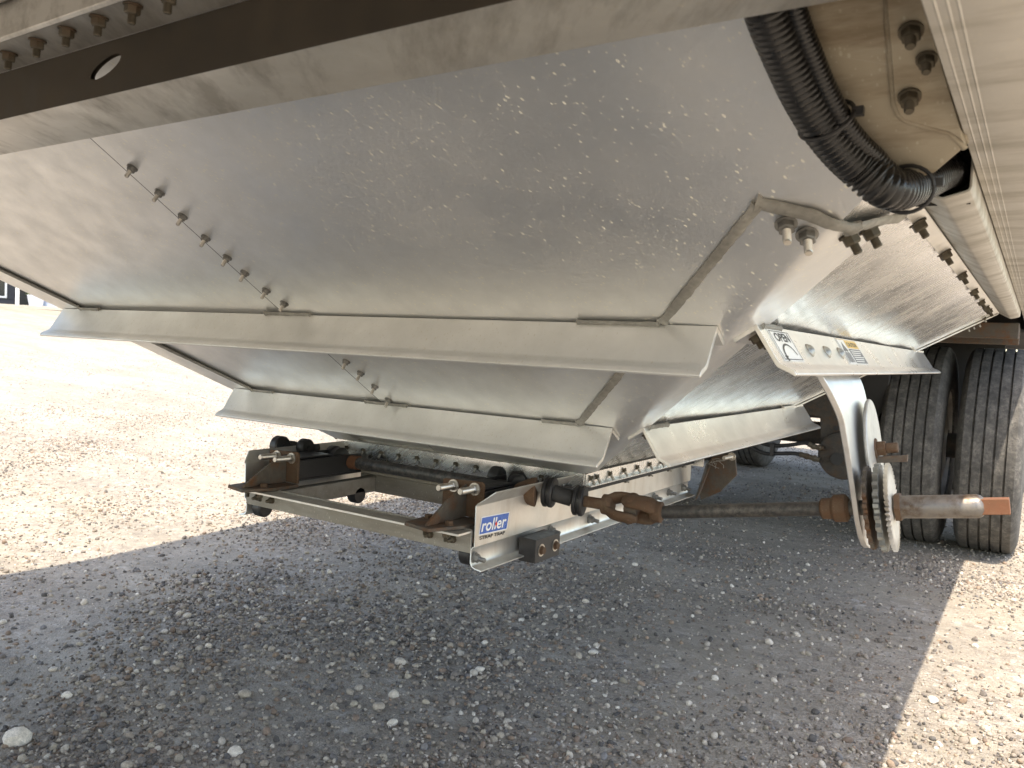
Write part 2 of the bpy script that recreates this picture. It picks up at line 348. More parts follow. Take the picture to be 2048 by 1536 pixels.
# ---- loose stones
def ico(sub):
    import bmesh
    bm = bmesh.new(); bmesh.ops.create_icosphere(bm, subdivisions=sub, radius=1); bm.verts.ensure_lookup_table()
    v = np.array([p.co[:] for p in bm.verts]); f = np.array([[q.index for q in p.verts] for p in bm.faces]); bm.free(); return v, f
def stone_shapes(sub, n):
    v, f = ico(sub); out = []
    for k in range(n):
        w_ = v.copy()
        for _ in range(5):                            # chop with random planes for facets
            d = nz(rng.normal(size=3)); c = rng.uniform(.62, .9); e = w_ @ d - c; w_ -= np.outer(np.maximum(e, 0), d) * .9
        w_ *= 1 + .10 * rng.normal(size=(len(w_), 1)) * (sub < 2) + .05 * np.sin(w_ @ rng.normal(size=(3, 1)) * 3)
        out.append(w_ * rng.uniform((.8, .65, .45), (1.15, .95, .75)))
    return out, f
PAL = np.array([1.05, 1.0, .94]) * np.array([(.095, .091, .09), (.165, .15, .14), (.24, .213, .187), (.32, .29, .25), (.195, .152, .125), (.26, .20, .155), (.42, .39, .35), (.155, .152, .156), (.53, .505, .465), (.30, .275, .23)])
PW = np.array([.11, .16, .19, .17, .07, .06, .10, .06, .03, .05]); PW /= PW.sum()
def scatter(n, r0, r1, dens_mask):                    # by angle and distance round the camera, denser near it
    P = []
    while sum(map(len, P)) < n:
        a = rng.uniform(math.radians(-12), math.radians(78), 60000); d = np.exp(rng.uniform(math.log(r0), math.log(r1), 60000))
        x = CAM[0] - d * np.sin(a); y = d * np.cos(a)
        ok = rng.uniform(size=60000) < dens_mask(x, y); P.append(np.stack([x[ok], y[ok]], 1))
    return np.concatenate(P)[:n]
def stone_mat():
    t = NT('loose_stone'); at = t.n('ShaderNodeAttribute', attribute_name='tint'); c = t.co()
    n1 = t.noise(c, 120, 4); n2 = t.noise(c, 420, 3)
    k = t.rng(t.math('MULTIPLY', n1, n2), .12, .4, .72, 1.22); x = t.n('ShaderNodeVectorMath', operation='SCALE'); t.put(x.inputs[0], at.outputs['Color']); t.put(x.inputs['Scale'], k)
    return t.out(x.outputs[0], .85, 0, t.bump(n1, .4, .002), .3)
MAT['stone'] = stone_mat()
def rot_mats(n):
    q = rng.normal(size=(n, 4)); q[:, 1:3] *= .35; q /= np.linalg.norm(q, axis=1, keepdims=True); w_, x, y, z = q.T
    return np.stack([1 - 2 * (y * y + z * z), 2 * (x * y - z * w_), 2 * (x * z + y * w_), 2 * (x * y + z * w_), 1 - 2 * (x * x + z * z), 2 * (y * z - x * w_), 2 * (x * z - y * w_), 2 * (y * z + x * w_), 1 - 2 * (x * x + y * y)], 1).reshape(n, 3, 3)
def stones_mesh(name, P, size, sub, nshape=12):
    sh, f = stone_shapes(sub, nshape); n = len(P); nv = len(sh[0]); R_ = rot_mats(n); k = rng.integers(0, nshape, n)
    S = np.stack(sh)[k] * size[:, None, None]; W = np.einsum('nij,nvj->nvi', R_, S)
    W[..., 0] += P[:, 0, None]; W[..., 1] += P[:, 1, None]; W[..., 2] += (gzn(P[:, 0], P[:, 1]) + size * .22)[:, None]
    F = (f[None] + (np.arange(n) * nv)[:, None, None]).reshape(-1, 3)
    me = bpy.data.meshes.new(name); me.vertices.add(n * nv); me.vertices.foreach_set('co', W.reshape(-1).astype(np.float32))
    me.loops.add(len(F) * 3); me.loops.foreach_set('vertex_index', F.reshape(-1).astype(np.int32))
    me.polygons.add(len(F)); me.polygons.foreach_set('loop_start', (np.arange(len(F)) * 3).astype(np.int32)); me.update()
    ci = rng.choice(len(PAL), n, p=PW); c3 = PAL[ci] * rng.uniform(.75, 1.25, (n, 1)); c4 = np.concatenate([c3, np.ones((n, 1))], 1)
    at = me.color_attributes.new('tint', 'FLOAT_COLOR', 'POINT'); at.data.foreach_set('color', np.repeat(c4, nv, 0).reshape(-1).astype(np.float32))
    me.materials.append(MAT['stone']); me.validate(); return me
pk = lambda x, y: .12 + .88 * patch(x, y) ** 2.2
for nm, n, r0, r1, s0, s1, sub in (('fine_gravel', 50000, 1.35, 9, .0028, .0065, 1), ('far_gravel', 36000, 3.6, 14, .004, .010, 1), ('medium_gravel', 26000, 1.35, 9, .005, .010, 1), ('coarse_gravel', 4200, 1.35, 7, .008, .0145, 2)):
    P = scatter(n, r0, r1, pk); sz = rng.uniform(0, 1, n) ** 1.8 * (s1 - s0) + s0
    me = stones_mesh(nm, P, sz, sub)
    g = link(nm, me, ground); g['kind'] = 'stuff'; g['label'] = 'loose gravel scattered over the packed yard'
sh_, fI = stone_shapes(2, 10)
def one_stone(pos, r, tint, k):
    me = bpy.data.meshes.new('stone'); me.from_pydata((sh_[k] * r).tolist(), [], fI.tolist()); me.materials.append(MAT['stone'])
    at = me.color_attributes.new('tint', 'FLOAT_COLOR', 'POINT'); at.data.foreach_set('color', np.tile((*tint, 1), len(me.vertices)).astype(np.float32))
    o = link('stone', me, ground, smooth=28); o.matrix_basis = Matrix.Translation((pos[0], pos[1], float(gzn(pos[0], pos[1])) + r * .28)) @ Matrix.Rotation(random.uniform(0, 6.3), 4, 'Z') @ Matrix.Rotation(random.uniform(-.3, .3), 4, 'X'); return o
# the stones one can pick out in the photograph: pixel, half width in pixels, tint
PIX = [(33, 1472, 24, 8), (470, 1503, 13, 8), (757, 1412, 13, 3), (800, 1324, 12, 6), (134, 1384, 10, 8), (788, 1388, 13, 6), (490, 1385, 15, 3), (960, 1334, 10, 8), (1187, 1298, 11, 8), (1193, 1284, 7, 6), (1538, 1283, 9, 6),
       (1015, 1440, 9, 6), (865, 1268, 8, 3), (1430, 1352, 8, 8), (543, 1295, 8, 3), (595, 1316, 7, 6), (1865, 1408, 11, 8), (1268, 1412, 8, 7), (322, 1408, 9, 3), (952, 1438, 8, 6), (1000, 1470, 9, 3), (708, 1405, 8, 9), (680, 1398, 7, 2),
       (255, 1531, 12, 3), (46, 1510, 9, 3), (1340, 1500, 8, 3), (1100, 1440, 7, 2), (500, 1408, 9, 1), (660, 1340, 8, 3), (815, 1350, 8, 9), (1040, 1320, 7, 3), (910, 1345, 9, 1), (390, 1490, 7, 8), (1400, 1370, 6, 9), (1160, 1225, 6, 6), (720, 1235, 6, 3), (690, 1265, 6, 6), (1520, 1330, 8, 3), (1770, 1416, 6, 8), (1970, 1465, 8, 3), (1950, 1290, 6, 8), (1270, 1128, 6, 8), (330, 1260, 7, 6), (500, 1180, 5, 8)]
for i, (u, v, hw, ti) in enumerate(PIX):
    p = onZ((u, v), 0); d = np.linalg.norm(p - CAM); one_stone(p, hw * d / FPX * 1.05, PAL[ti] * 1.15, i % 10)
P = scatter(250, 1.4, 5.0, lambda x, y: patch(x, y) ** 2)
for i, p in enumerate(P): one_stone(p, rng.uniform(.008, .0145) * (1 if i % 6 else 1.25), PAL[rng.choice(len(PAL), p=PW)] * rng.uniform(.85, 1.2), i % 10)

# ---- house across the yard: stands where the photo's line of sight meets the rising ground
hr = nz(ray(60, 617)); D = 6.0
while CAM[2] + hr[2] * D > gz(CAM[0] + hr[0] * D, 0) and D < 60: D += .05
HB = CAM + hr * D; hd = nz(V(hr[0], hr[1], 0)); hn = -hd; hu = V(hd[1], -hd[0], 0); HZ = float(gz(HB[0], HB[1]))
def H(u, v, back=0): return onP((u, v), HB + hd * back, hn)          # pixel on the facade plane, optionally set back
sc = D / FPX
siding = NT('charcoal_lap_siding'); c_ = siding.co(); siding = siding.out(siding.mix(siding.noise(c_, 3, 4), (.020, .021, .027), (.034, .034, .042)), .6)
MAT['siding'] = siding; MAT['trim'] = plain('white_painted_trim', (.78, .78, .76), .5, 0, .05); MAT['glassd'] = plain('dark_window_glass', (.012, .013, .015), .08, 0, .1, 2, .02)
MAT['step'] = plain('concrete_step', (.42, .39, .33), .9, 0, .15, 8); MAT['pale'] = plain('pale_blue_grey_skirting', (.36, .41, .50), .7, 0, .1, 5); MAT['pot'] = plain('pale_grey_planter', (.52, .53, .58), .6, 0, .1, 10)
MAT['leaf'] = plain('yellow_green_leaf', (.22, .34, .05), .5, 0, .35, 30); MAT['soil'] = plain('potting_soil', (.03, .022, .016), .95); MAT['roofm'] = plain('dark_roof_shingle', (.05, .05, .055), .9, 0, .3, 5)
house = thing('house', 'dark charcoal house with white porch post across the gravel yard', 'house', tuple(HB + hd * 2 - V(0, 0, HB[2] - HZ)))
def hp(a, b, zz): return HB + hu * a + hd * b + V(0, 0, zz - HB[2])   # along facade, depth, world z
zp = H(60, 611)[2]                                    # porch floor height
ua = lambda u: (H(u, 605) - HB) @ hu
part = MB(); part.prism([hp(-9, .9, zp), hp(3.2, .9, zp), hp(3.2, 7, zp), hp(-9, 7, zp)], (0, 0, 2.9)); part.build('wall', 'siding', house)
for i in range(18):                                   # lap boards, each its own edge
    z0 = zp + .02 + i * .15; b = MB(); b.prism([hp(-9, .9, z0), hp(-9, .865, z0), hp(-9, .885, z0 + .146), hp(-9, .9, z0 + .146)], hu * 12.2); b.build('siding_board', 'siding', house)
b = MB(); b.prism([hp(-9, -.12, zp - .10), hp(6, -.12, zp - .10), hp(6, 7, zp - .10), hp(-9, 7, zp - .10)], (0, 0, .10)); porch = b.build('porch_slab', 'step', house, .01)
b = MB(); b.prism([hp(-9, -.07, zp - .6), hp(6, -.07, zp - .6), hp(6, 7, zp - .6), hp(-9, 7, zp - .6)], (0, 0, .5)); b.build('foundation', 'step', house)
def post(u0, u1):
    b = MB(); a0, a1 = ua(u0), ua(u1); b.prism([hp(a0, .05, zp), hp(a1, .05, zp), hp(a1, .05 + a1 - a0, zp), hp(a0, .05 + a1 - a0, zp)], (0, 0, 2.5)); b.build('porch_post', 'trim', house, .006)
post(30.5, 38.2); post(-190, -182)
win = MB(); a1 = ua(8.5); zb = H(5, 592, .86)[2]; fw = .055
for lo, hi, z0, z1 in ((a1 - 1.1, a1, zb - fw, zb), (a1 - 1.1, a1, zb + 1.2, zb + 1.2 + fw), (a1 - 1.1 - fw, a1 - 1.1, zb - fw, zb + 1.2 + fw), (a1 - fw * .2, a1 + fw * .8, zb - fw, zb + 1.2 + fw)):
    win.prism([hp(lo, .82, z0), hp(hi, .82, z0), hp(hi, .90, z0), hp(lo, .90, z0)], (0, 0, z1 - z0))
wo = win.build('window', 'trim', house, .004)
b = MB(); b.prism([hp(a1 - 1.1, .85, zb), hp(a1, .85, zb), hp(a1, .88, zb), hp(a1 - 1.1, .88, zb)], (0, 0, 1.2)); b.build('pane', 'glassd', wo)
b = MB(); b.prism([hp(ua(38.6), .62, zp), hp(ua(68), .62, zp), hp(ua(68), .9, zp), hp(ua(38.6), .9, zp)], (0, 0, 2.3)); b.build('door_recess', 'glassd', house, .01)
b = MB(); b.prism([hp(ua(86), .3, zp), hp(ua(150), .3, zp), hp(ua(150), .34, zp), hp(ua(86), .34, zp)], (0, 0, .30)); b.build('porch_kickboard', 'pale', house, .008)
b = MB(); b.prism([hp(-9.3, -.4, zp + 2.5), hp(6.3, -.4, zp + 2.5), hp(6.3, 7.3, zp + 2.5), hp(-9.3, 7.3, zp + 2.5)], (0, 0, .22)); b.build('porch_roof', 'trim', house)
b = MB(); b.prism([hp(-9.3, -.6, zp + 2.73), hp(-9.3, 7.6, zp + 2.73), hp(-9.3, 3.5, zp + 4.3)], hu * 15.6); b.build('roof', 'roofm', house)
# planter with a plant
pa = (ua(53.5) + ua(90)) / 2; pw = (ua(90) - ua(53.5)) / 2; pz = zp; ph = (H(70, 590)[2] - zp)
pot = thing('planter_pot', 'pale grey tapered planter standing on the porch edge', 'planter', tuple(hp(pa, .0, pz)))
b = MB(); r0 = pw * .74
ring = lambda r, z: [hp(pa - r, .25 - r, z), hp(pa + r, .25 - r, z), hp(pa + r, .25 + r, z), hp(pa - r, .25 + r, z)]
vs = ring(r0, pz) + ring(pw, pz + ph) + ring(pw * .9, pz + ph) + ring(pw * .86, pz + ph * .88)
b.add(vs, [(3, 2, 1, 0)] + [(k * 4 + i, k * 4 + (i + 1) % 4, k * 4 + 4 + (i + 1) % 4, k * 4 + 4 + i) for k in range(3) for i in range(4)]); b.build('planter_body', 'pot', pot, .012)
b = MB(); b.add(ring(pw * .86, pz + ph * .87), [(0, 1, 2, 3)]); b.build('soil', 'soil', pot)
pl = thing('potted_plant', 'yellow green leafy plant growing in the porch planter', 'plant', tuple(hp(pa, .25, pz + ph * .87)))
b = MB()
for k in range(90):
    a = random.uniform(0, 6.28); rr = random.uniform(.02, pw * .8); base = hp(pa + math.cos(a) * rr * .6 - .06, .25 + math.sin(a) * rr * .6, pz + ph * .9)
    d = nz(hu * math.cos(a) * .8 + hd * math.sin(a) * .8 + V(0, 0, random.uniform(.3, 1.3))); L_ = random.uniform(.08, .20); s_ = nz(np.cross(d, V(.1, .2, 1))) * L_ * .28
    b.add([base, base + d * L_ * .5 + s_, base + d * L_ - V(0, 0, .02), base + d * L_ * .5 - s_], [(0, 1, 2, 3)])
b.build('leaves', 'leaf', pl, fix=False)['kind'] = 'stuff'
for k in range(5): b = MB(); x = hp(pa + random.uniform(-.1, .1), .25, pz + ph * .86); b.tube([x, x + V(random.uniform(-.04, .04), 0, .14)], .006, 6); b.build('stem', 'leaf', pl)
# ================================================================ TRAILER
T = thing('grain_trailer', 'aluminium hopper bottom grain trailer seen from underneath', 'trailer', (0, 2.07, 0))
COT = 1 / math.tan(A_F)
nF = V(0, -math.sin(A_F), -math.cos(A_F)); sdn = V(0, math.cos(A_F), -math.sin(A_F)); pF = V(0, 1.138, .9695)
nS = nz(V(.5507, 0, -.8347)); sS = nz(V(-.8347, 0, -.5507)); pS = V(1.0792, .9655, 1.0786); EX = V(1, 0, 0); EY = V(0, 1, 0); EZ = V(0, 0, 1)
YC = 2.07
Yf = lambda z: 1.138 + (.9695 - z) * COT
Yr = lambda z: 2 * YC - Yf(z)
Xs = lambda z: 1.0792 + (z - 1.0786) * 1.5159
PF = lambda x, z, o=0: V(x, Yf(z), z) + nF * o       # point on the front slope, o = distance proud of it
PS = lambda y, z, o=0: V(Xs(z), y, z) + nS * o
onF = lambda uv, o=0: onP(uv, pF + nF * o, nF)
onS = lambda uv, o=0: onP(uv, pS + nS * o, nS)
ZB, ZT = .634, 1.45
def grid_sheet(quad, nu, nv, n, thick, amp, freq):     # big sheets are never dead flat: gentle oil-canning
    a, b_, c, d = [np.asarray(q, float) for q in quad]; vs = []
    for j in range(nv + 1):
        for i in range(nu + 1):
            s, t_ = i / nu, j / nv; p = (a * (1 - s) + b_ * s) * (1 - t_) + (d * (1 - s) + c * s) * t_
            e = min(s, 1 - s, t_, 1 - t_) * 6; e = min(1, e)
            vs.append(p + n * (amp * e * mnoise.noise(Vector(p * freq))))
    m = MB(); m.add(vs, [(j * (nu + 1) + i, j * (nu + 1) + i + 1, (j + 1) * (nu + 1) + i + 1, (j + 1) * (nu + 1) + i) for j in range(nv) for i in range(nu)])
    return m
def solid(ob, th):
    s = ob.modifiers.new('thickness', 'SOLIDIFY'); s.thickness = th; s.offset = -1; s.use_rim = False; return ob
SEAM = -.036
zk = 1.118
# ---- front slope, two sheets lapped at the seam
def slope(x_lo, x_hi, o, name='slope_sheet'):
    m = grid_sheet([PF(x_lo(ZB), ZB, o), PF(x_hi(ZB), ZB, o), PF(x_hi(zk), zk, o), PF(x_lo(zk), zk, o)], 26, 26, nF, .003, .0013, 2.2)
    k = len(m.v); m.add([PF(x_lo(zk), zk, o), PF(x_hi(zk), zk, o), PF(x_hi(zk), ZT, o), PF(x_lo(zk), ZT, o)], [(0, 1, 2, 3)])
    ob = m.build(name, 'slope', T, smooth=30, fix=False)
    return solid(ob, .003)
sheetL = slope(lambda z: -Xs(z), lambda z: SEAM, 0)
sheetR = slope(lambda z: SEAM, lambda z: Xs(z), .0035)
sheetL['label'] = 'left half of the front hopper slope sheet'; sheetR['label'] = 'right half of the front hopper slope sheet'
for px in [(265, 335), (320, 384), (366, 432), (412, 475), (455, 514), (490, 545), (533, 580), (569, 606), (693, 722), (722, 745), (750, 772), (777, 799)]:
    place('bolt', BOLT, onF(px, .0036), nF + V(random.uniform(-.06, .06), 0, 0), sheetR, random.uniform(0, 6), .88)
b = MB(); b.prism([PF(SEAM - .0034, ZB, .0005), PF(SEAM - .0004, ZB, .0005), PF(SEAM - .0004, 1.3, .0005), PF(SEAM - .0034, 1.3, .0005)], nF * .0024); b.build('seam_shade_strip', 'rubber_and_gap', sheetR)  # dark strip painted in for the shaded gap of the lap seam
# ---- side sheets, rear slope
def side(sgn):
    q = [PS(Yf(ZB), ZB), PS(Yr(ZB), ZB), PS(Yr(zk), zk), PS(Yf(zk), zk)]
    if sgn < 0: q = [V(-p[0], p[1], p[2]) for p in q]
    n = V(sgn * nS[0], 0, nS[2]); m = grid_sheet(q, 30, 18, n, .003, .006, 3.4)
    ob = m.build('side_sheet', 'side', T, smooth=30, fix=False)
    if ob.data.polygons[5].normal.z > 0: ob.data.flip_normals()
    return solid(ob, .003)
sideR = side(1); sideL = side(-1)
b = MB(); b.add([V(-Xs(ZB), Yr(ZB), ZB), V(Xs(ZB), Yr(ZB), ZB), V(Xs(zk), Yr(zk), zk), V(-Xs(zk), Yr(zk), zk), V(Xs(zk), Yr(ZT), ZT), V(-Xs(zk), Yr(ZT), ZT)], [(0, 1, 2, 3), (3, 2, 4, 5)]); solid(b.build('rear_slope_sheet', 'slope', T, fix=False), .003)
# rear corner trim along the far edge of the side sheet, with its studs
b = MB()
for o0, o1, d in ((.0, .022, .004), (.0, .012, .011)):
    b.prism([PS(Yr(ZB) + .003 - o1 * 0, ZB, d - .004), PS(Yr(zk) + .003, zk, d - .004), PS(Yr(zk) + .003, zk, d), PS(Yr(ZB) + .003, ZB, d)], V(0, -o1 * 1.6, 0))
rc = b.build('rear_corner_trim', 'edge', T, .001); mirror_part(rc, T)
for px in [(1935, 655), (1945, 650), (1968, 636), (1957, 646)]: place('bolt', SMALL, onS(px, .004), nS + V(0, .9, -.3), rc, 0, 1.1)
# ---- corner plate wrapped round the front right corner (and its mirror)
def corner_plate():
    m = MB(); rows = []; lerp = lambda t_, zt: ZB + .004 + (zt - ZB - .004) * t_
    for t_ in np.linspace(0, 1, 14):
        z0, z1, zc, z2 = lerp(t_, 1.100), lerp(t_, 1.088), lerp(t_, 1.079), lerp(t_, 1.104); wR = .052 + .062 * t_
        row = [PF(Xs(z0) - .112, z0, .005), PF(Xs(z1) - .045, z1, .0065)]; a = PF(Xs(zc) - .018, zc, .0068); c = PS(Yf(zc) + .020, zc, .0068)
        for q in np.linspace(0, 1, 6): mid = PF(Xs(zc), zc, .0068) + nS * .002; row.append((1 - q) ** 2 * a + 2 * q * (1 - q) * mid + q * q * c)
        row += [PS(Yf(zc) + wR, z2, .0055)]; rows.append(row)
    n = len(rows[0]); m.add([p for r in rows for p in r], [(j * n + i, j * n + i + 1, (j + 1) * n + i + 1, (j + 1) * n + i) for j in range(len(rows) - 1) for i in range(n - 1)])
    # upper end follows the cut line of the plate
    return m
cp = corner_plate().build('corner_plate', 'slope', T, smooth=50, fix=False)
if cp.data.polygons[5].normal.z > 0: cp.data.flip_normals()
solid(cp, .004)
cpL = mirror_part(cp, T); solid(cpL, .004)
for px in ((1572, 447), (1614, 468)): place('bolt', BOLT, onF(px, .008), nF + V(.25, 0, 0), cp, .3, 1.25)
for px in ((1698, 470), (1738, 458)): place('bolt', BOLTD, onS(px, .008), nS + V(0, .15, -.2), cp, .5, 1.25)
def bead(path, r, parent, name='weld_bead', seg=8, jitter=.25, m='weld', flat=None, k_=.45):
    pts = []; rr = []
    for a, c in zip(path[:-1], path[1:]):
        L_ = np.linalg.norm(np.asarray(c) - a); k = max(2, int(L_ / .006))
        for i in range(k): pts.append(np.asarray(a) + (np.asarray(c) - a) * i / k); rr.append(r * (1 + jitter * mnoise.noise(Vector(pts[-1] * 90))))
    pts.append(np.asarray(path[-1], float)); rr.append(r); rr[0] *= 1.5; rr[-1] *= 1.3
    mb = MB().tube(pts, rr, seg, 0)
    if flat is not None:
        for i, p in enumerate(mb.v): ctr = pts[i // seg]; e = (np.array(p) - ctr) @ flat; mb.v[i] = tuple(np.array(p) - flat * e * (1 - k_))
    return mb.build(name, m, parent, smooth=60)
wl = [PF(Xs(z) - .114, z, .006) for z in (.972, 1.100)]
wl2 = [PF(Xs(z) - .114, z, .006) for z in (.777, .895)]
top = [PF(Xs(1.1) - .116, 1.101, .005), PF(Xs(1.09) - .045, 1.090, .008), PF(Xs(1.082) - .012, 1.0815, .009), PS(Yf(1.08) + .03, 1.0815, .009), PS(Yf(1.08) + .075, 1.094, .008), PS(Yf(1.08) + .118, 1.106, .008)]
for p in (wl, wl2): bead(p, .0075, cp, flat=nF, k_=.4); bead([V(-q[0], q[1], q[2]) for q in p], .0075, cpL, flat=nF, k_=.4)
bead(top[:4], .0100, cp, jitter=.2, flat=nF, k_=.4); bead(top[3:], .0100, cp, jitter=.2, flat=nS, k_=.4)
# ---- stiffener angles across the slopes: leg square to the sheet, flared lip, second leg lying on the sheet
PROF = [(0, 0), (.064, 0), (.071, .003), (.079, .009), (.086, .0125), (.0925, .013), (.094, .009), (.088, .006), (.079, .000), (.071, -.0055), (.064, -.0065), (.0065, -.0065), (.0065, -.042), (0, -.042)]
def stiffener(c0, along, out, down, L_, mat, name='stiffener_angle'):
    m = MB(); m.prism([np.asarray(c0) + out * s - down * t_ for s, t_ in PROF], along * L_, 0, 1); return m.build(name, [mat, 'edge'], T, .0008, smooth=40)
OFF = .0075
fl = {}
for z, hx in ((.9695, .887), (.7743, .579)):
    ob = stiffener(PF(-hx, z, OFF), EX, nF, sdn, 2 * hx, 'flange'); fl[z] = ob
    r0 = V(0, 2 * YC, 0)
    for sgn in (-1, 1):
        bead([PF(sgn * (Xs(z) - .115), z, OFF + .001), PF(sgn * (Xs(z) - .115 - (.14 if z > .9 and sgn > 0 else .085)), z, OFF + .001)], .0066, ob, flat=nF, k_=.5)
    bead([PF(SEAM - .048, z, OFF), PF(SEAM + .085, z, OFF)], .0066, ob, flat=nF, k_=.5)
    m = MB(); m.prism([V(-hx, 2 * YC - (PF(0, z, OFF) + nF * s - sdn * t_)[1], (PF(0, z, OFF) + nF * s - sdn * t_)[2]) for s, t_ in PROF], EX * 2 * hx); m.build('stiffener_angle', 'flange', T)
fl[.9695]['label'] = 'upper stiffener angle across the front slope'; fl[.7743]['label'] = 'lower stiffener angle across the front slope'
sf = {}
for z, y0, y1 in ((.9745, 1.195, 3.2), (.775, 1.495, 2.79)):
    ob = stiffener(PS(y0, z, .0062), EY, nS, sS, y1 - y0, 'sideflange'); sf[z] = ob; mirror_part(ob, T)
    bead([PS(y0 + .02, z, .007), PS(y0 + .12, z, .007)], .005, ob, m='weld'); bead([PS(y1 - .25, z, .006), PS(y1 - .02, z, .006)], .004, ob, m='edge')
OPENF = sf[.9745]; OPENF['label'] = 'side stiffener angle carrying the OPEN decal'
place('bolt', BOLTD, PS(1.235, .9745, .012) + sS * .02, nS, OPENF, 0, 1.1); place('bolt', BOLTD, PS(1.262, .9745, .012) + sS * .02, nS, OPENF, 0, 1.1)
for y in (1.54, 1.575): place('bolt', BOLTD, PS(y, .775, .012) + sS * .02, nS, sf[.775], 0, 1.1)
# decals on the OPEN stiffener
oO = PS(0, .9745, .0062) - sS * 0; nO = -sS; lO = nS                      # face normal, direction down the leg
O3 = lambda y, s, lift=.0006: V(oO[0], y, oO[2]) + lO * s + nO * lift
def quad(mb, y0, s0, y1, s1, m, lift): mb.add([O3(y0, s0, lift), O3(y1, s0, lift), O3(y1, s1, lift), O3(y0, s1, lift)], [(0, 1, 2, 3)], m)
d = MB(); ys0, ys1, s0, s1 = 1.233, 1.352, .006, .062
d.prism([O3(ys0, s0, .0002), O3(ys1, s0, .0002), O3(ys1, s1, .0002), O3(ys0, s1, .0002)], nO * .0006, 0)
bw = .0016
for a in ((ys0 + .004, s0 + .002, ys1 - .004, s0 + .002 + bw), (ys0 + .004, s1 - .002 - bw, ys1 - .004, s1 - .002), (ys0 + .004, s0 + .002, ys0 + .004 + bw * 1.5, s1 - .002), (ys1 - .004 - bw * 1.5, s0 + .002, ys1 - .004, s1 - .002)): quad(d, *a, 1, .0011)
put_text(d, 'OPEN', .021, O3(ys0 + .020, .0265, 0), EY, -lO, nO, width=.083, bold=.0006, m=1, lift=.0012)
arc = []; R0, R1 = .029, .024
for k in range(25):
    q = math.radians(200 - 190 * k / 24); wd = 1 - .55 * k / 24; arc.append((1.292 + R0 * 1.35 * math.cos(q), .055 - R0 * math.sin(q) * .85)); arc.append((1.292 + (R0 - .006 * wd) * 1.35 * math.cos(q), .055 - (R0 - .006 * wd) * math.sin(q) * .85))
d.add([O3(y, s, .0012) for y, s in arc], [(2 * k, 2 * k + 2, 2 * k + 3, 2 * k + 1) for k in range(24)], 1)
d.add([O3(1.246, .053, .0012), O3(1.268, .053, .0012), O3(1.254, .0605, .0012)], [(0, 1, 2)], 1)
d.build('open_decal', ['white', 'ink'], OPENF, fix=False)
d = MB(); y0, y1 = 1.722, 1.934
d.prism([O3(y0, .0012, .0002), O3(y1, .0012, .0002), O3(y1, .063, .0002), O3(y0, .063, .0002)], nO * .0006, 0)
quad(d, y0 + .006, .003, y1 - .004, .0045, 2, .0011); quad(d, y0 + .005, .003, y0 + .008, .061, 1, .0011)
quad(d, y0 + .078, .0055, y1 - .006, .024, 2, .0011); quad(d, y0 + .078, .026, y1 - .006, .061, 3, .0011)
put_text(d, 'CAUTION', .014, O3(y0 + .092, .0195, 0), EY, -lO, nO, width=.10, bold=.0003, m=1, lift=.0013)
for k in range(6): quad(d, y0 + .086, .0295 + k * .0052, y1 - .014 - (k % 3) * .012, .0318 + k * .0052, 0, .0013)
for k in range(5): quad(d, y0 + .016 + k * .011, .036 - (k % 2) * .008, y0 + .022 + k * .011, .059, 3, .0012)
d.add([O3(y0 + .018, .032, .0012), O3(y0 + .042, .010, .0012), O3(y0 + .066, .032, .0012)], [(0, 1, 2)], 3)
d.build('caution_decal', ['white', 'ink', 'yellow', 'inkgrey'], OPENF, fix=False)
for y in (1.438, 1.569, 1.690): place('rivet', RIVET, O3(y, .0385, 0), nO, OPENF, 0, 1.25)
# ---- bolted strip, box channel and side rail along the top of the side sheet
b = MB(); b.prism([PS(1.085, 1.1085, .002), PS(1.085, 1.1085, .006), PS(1.085, 1.1205, .006), PS(1.085, 1.1205, .002)], EY * 2.2)
st = b.build('bolted_strip', 'edge', T, .001)
for px in [(1835, 445), (1888, 505), (1922, 548), (1946, 581), (1961, 602), (1971, 614), (1977, 620)]: place('bolt', BOLTD, onS(px, .006), nS + V(0, .12, -.1), st, random.random(), 1.15)
def shell(prof, th, y0, y1, name, mat, bev=.0006):
    m = MB(); n = len(prof); ins = []
    P2 = [np.array(p) for p in prof]
    for i in range(n):
        t_ = P2[min(i + 1, n - 1)] - P2[max(i - 1, 0)]; t_ = t_ / np.linalg.norm(t_); ins.append(P2[i] + th * np.array([-t_[1], t_[0]]))
    loop = P2 + ins[::-1]; m.prism([V(p[0], y0, p[1]) for p in loop], EY * (y1 - y0)); return m.build(name, mat, T, bev, smooth=40)
BOXP = [(1.140, 1.185), (1.1385, 1.126), (1.1395, 1.1235), (1.1425, 1.1205), (1.172, 1.1045), (1.1755, 1.1030), (1.179, 1.1028), (1.1995, 1.1085), (1.2035, 1.1105), (1.2055, 1.115), (1.2055, 1.19)]
bc = shell(BOXP, .003, 1.0, 3.4, 'box_channel', 'rail'); mirror_part(bc, T)
b = MB(); b.box((1.1435, 1.004, 1.186), (1.2025, 3.4, 1.189)); b.box((1.1435, 1.06, 1.1075), (1.2, 1.064, 1.184)); b.build('cavity_shade', 'dark', T)  # near-black lid and cap added so the open channel end looks shaded
RP = [(1.2075, 1.22), (1.2075, 1.133), (1.2125, 1.133), (1.2135, 1.1324), (1.2145, 1.133), (1.219, 1.133), (1.220, 1.1324), (1.221, 1.133), (1.2245, 1.133), (1.2255, 1.1324), (1.2265, 1.133), (1.262, 1.133), (1.2745, 1.135), (1.2795, 1.142), (1.28, 1.155), (1.28, 1.22)]
m = MB(); m.prism([V(x, -3.2, z) for x, z in RP], EY * 10.95); sr = m.build('side_rail', 'rail', T, smooth=30); mirror_part(sr, T)
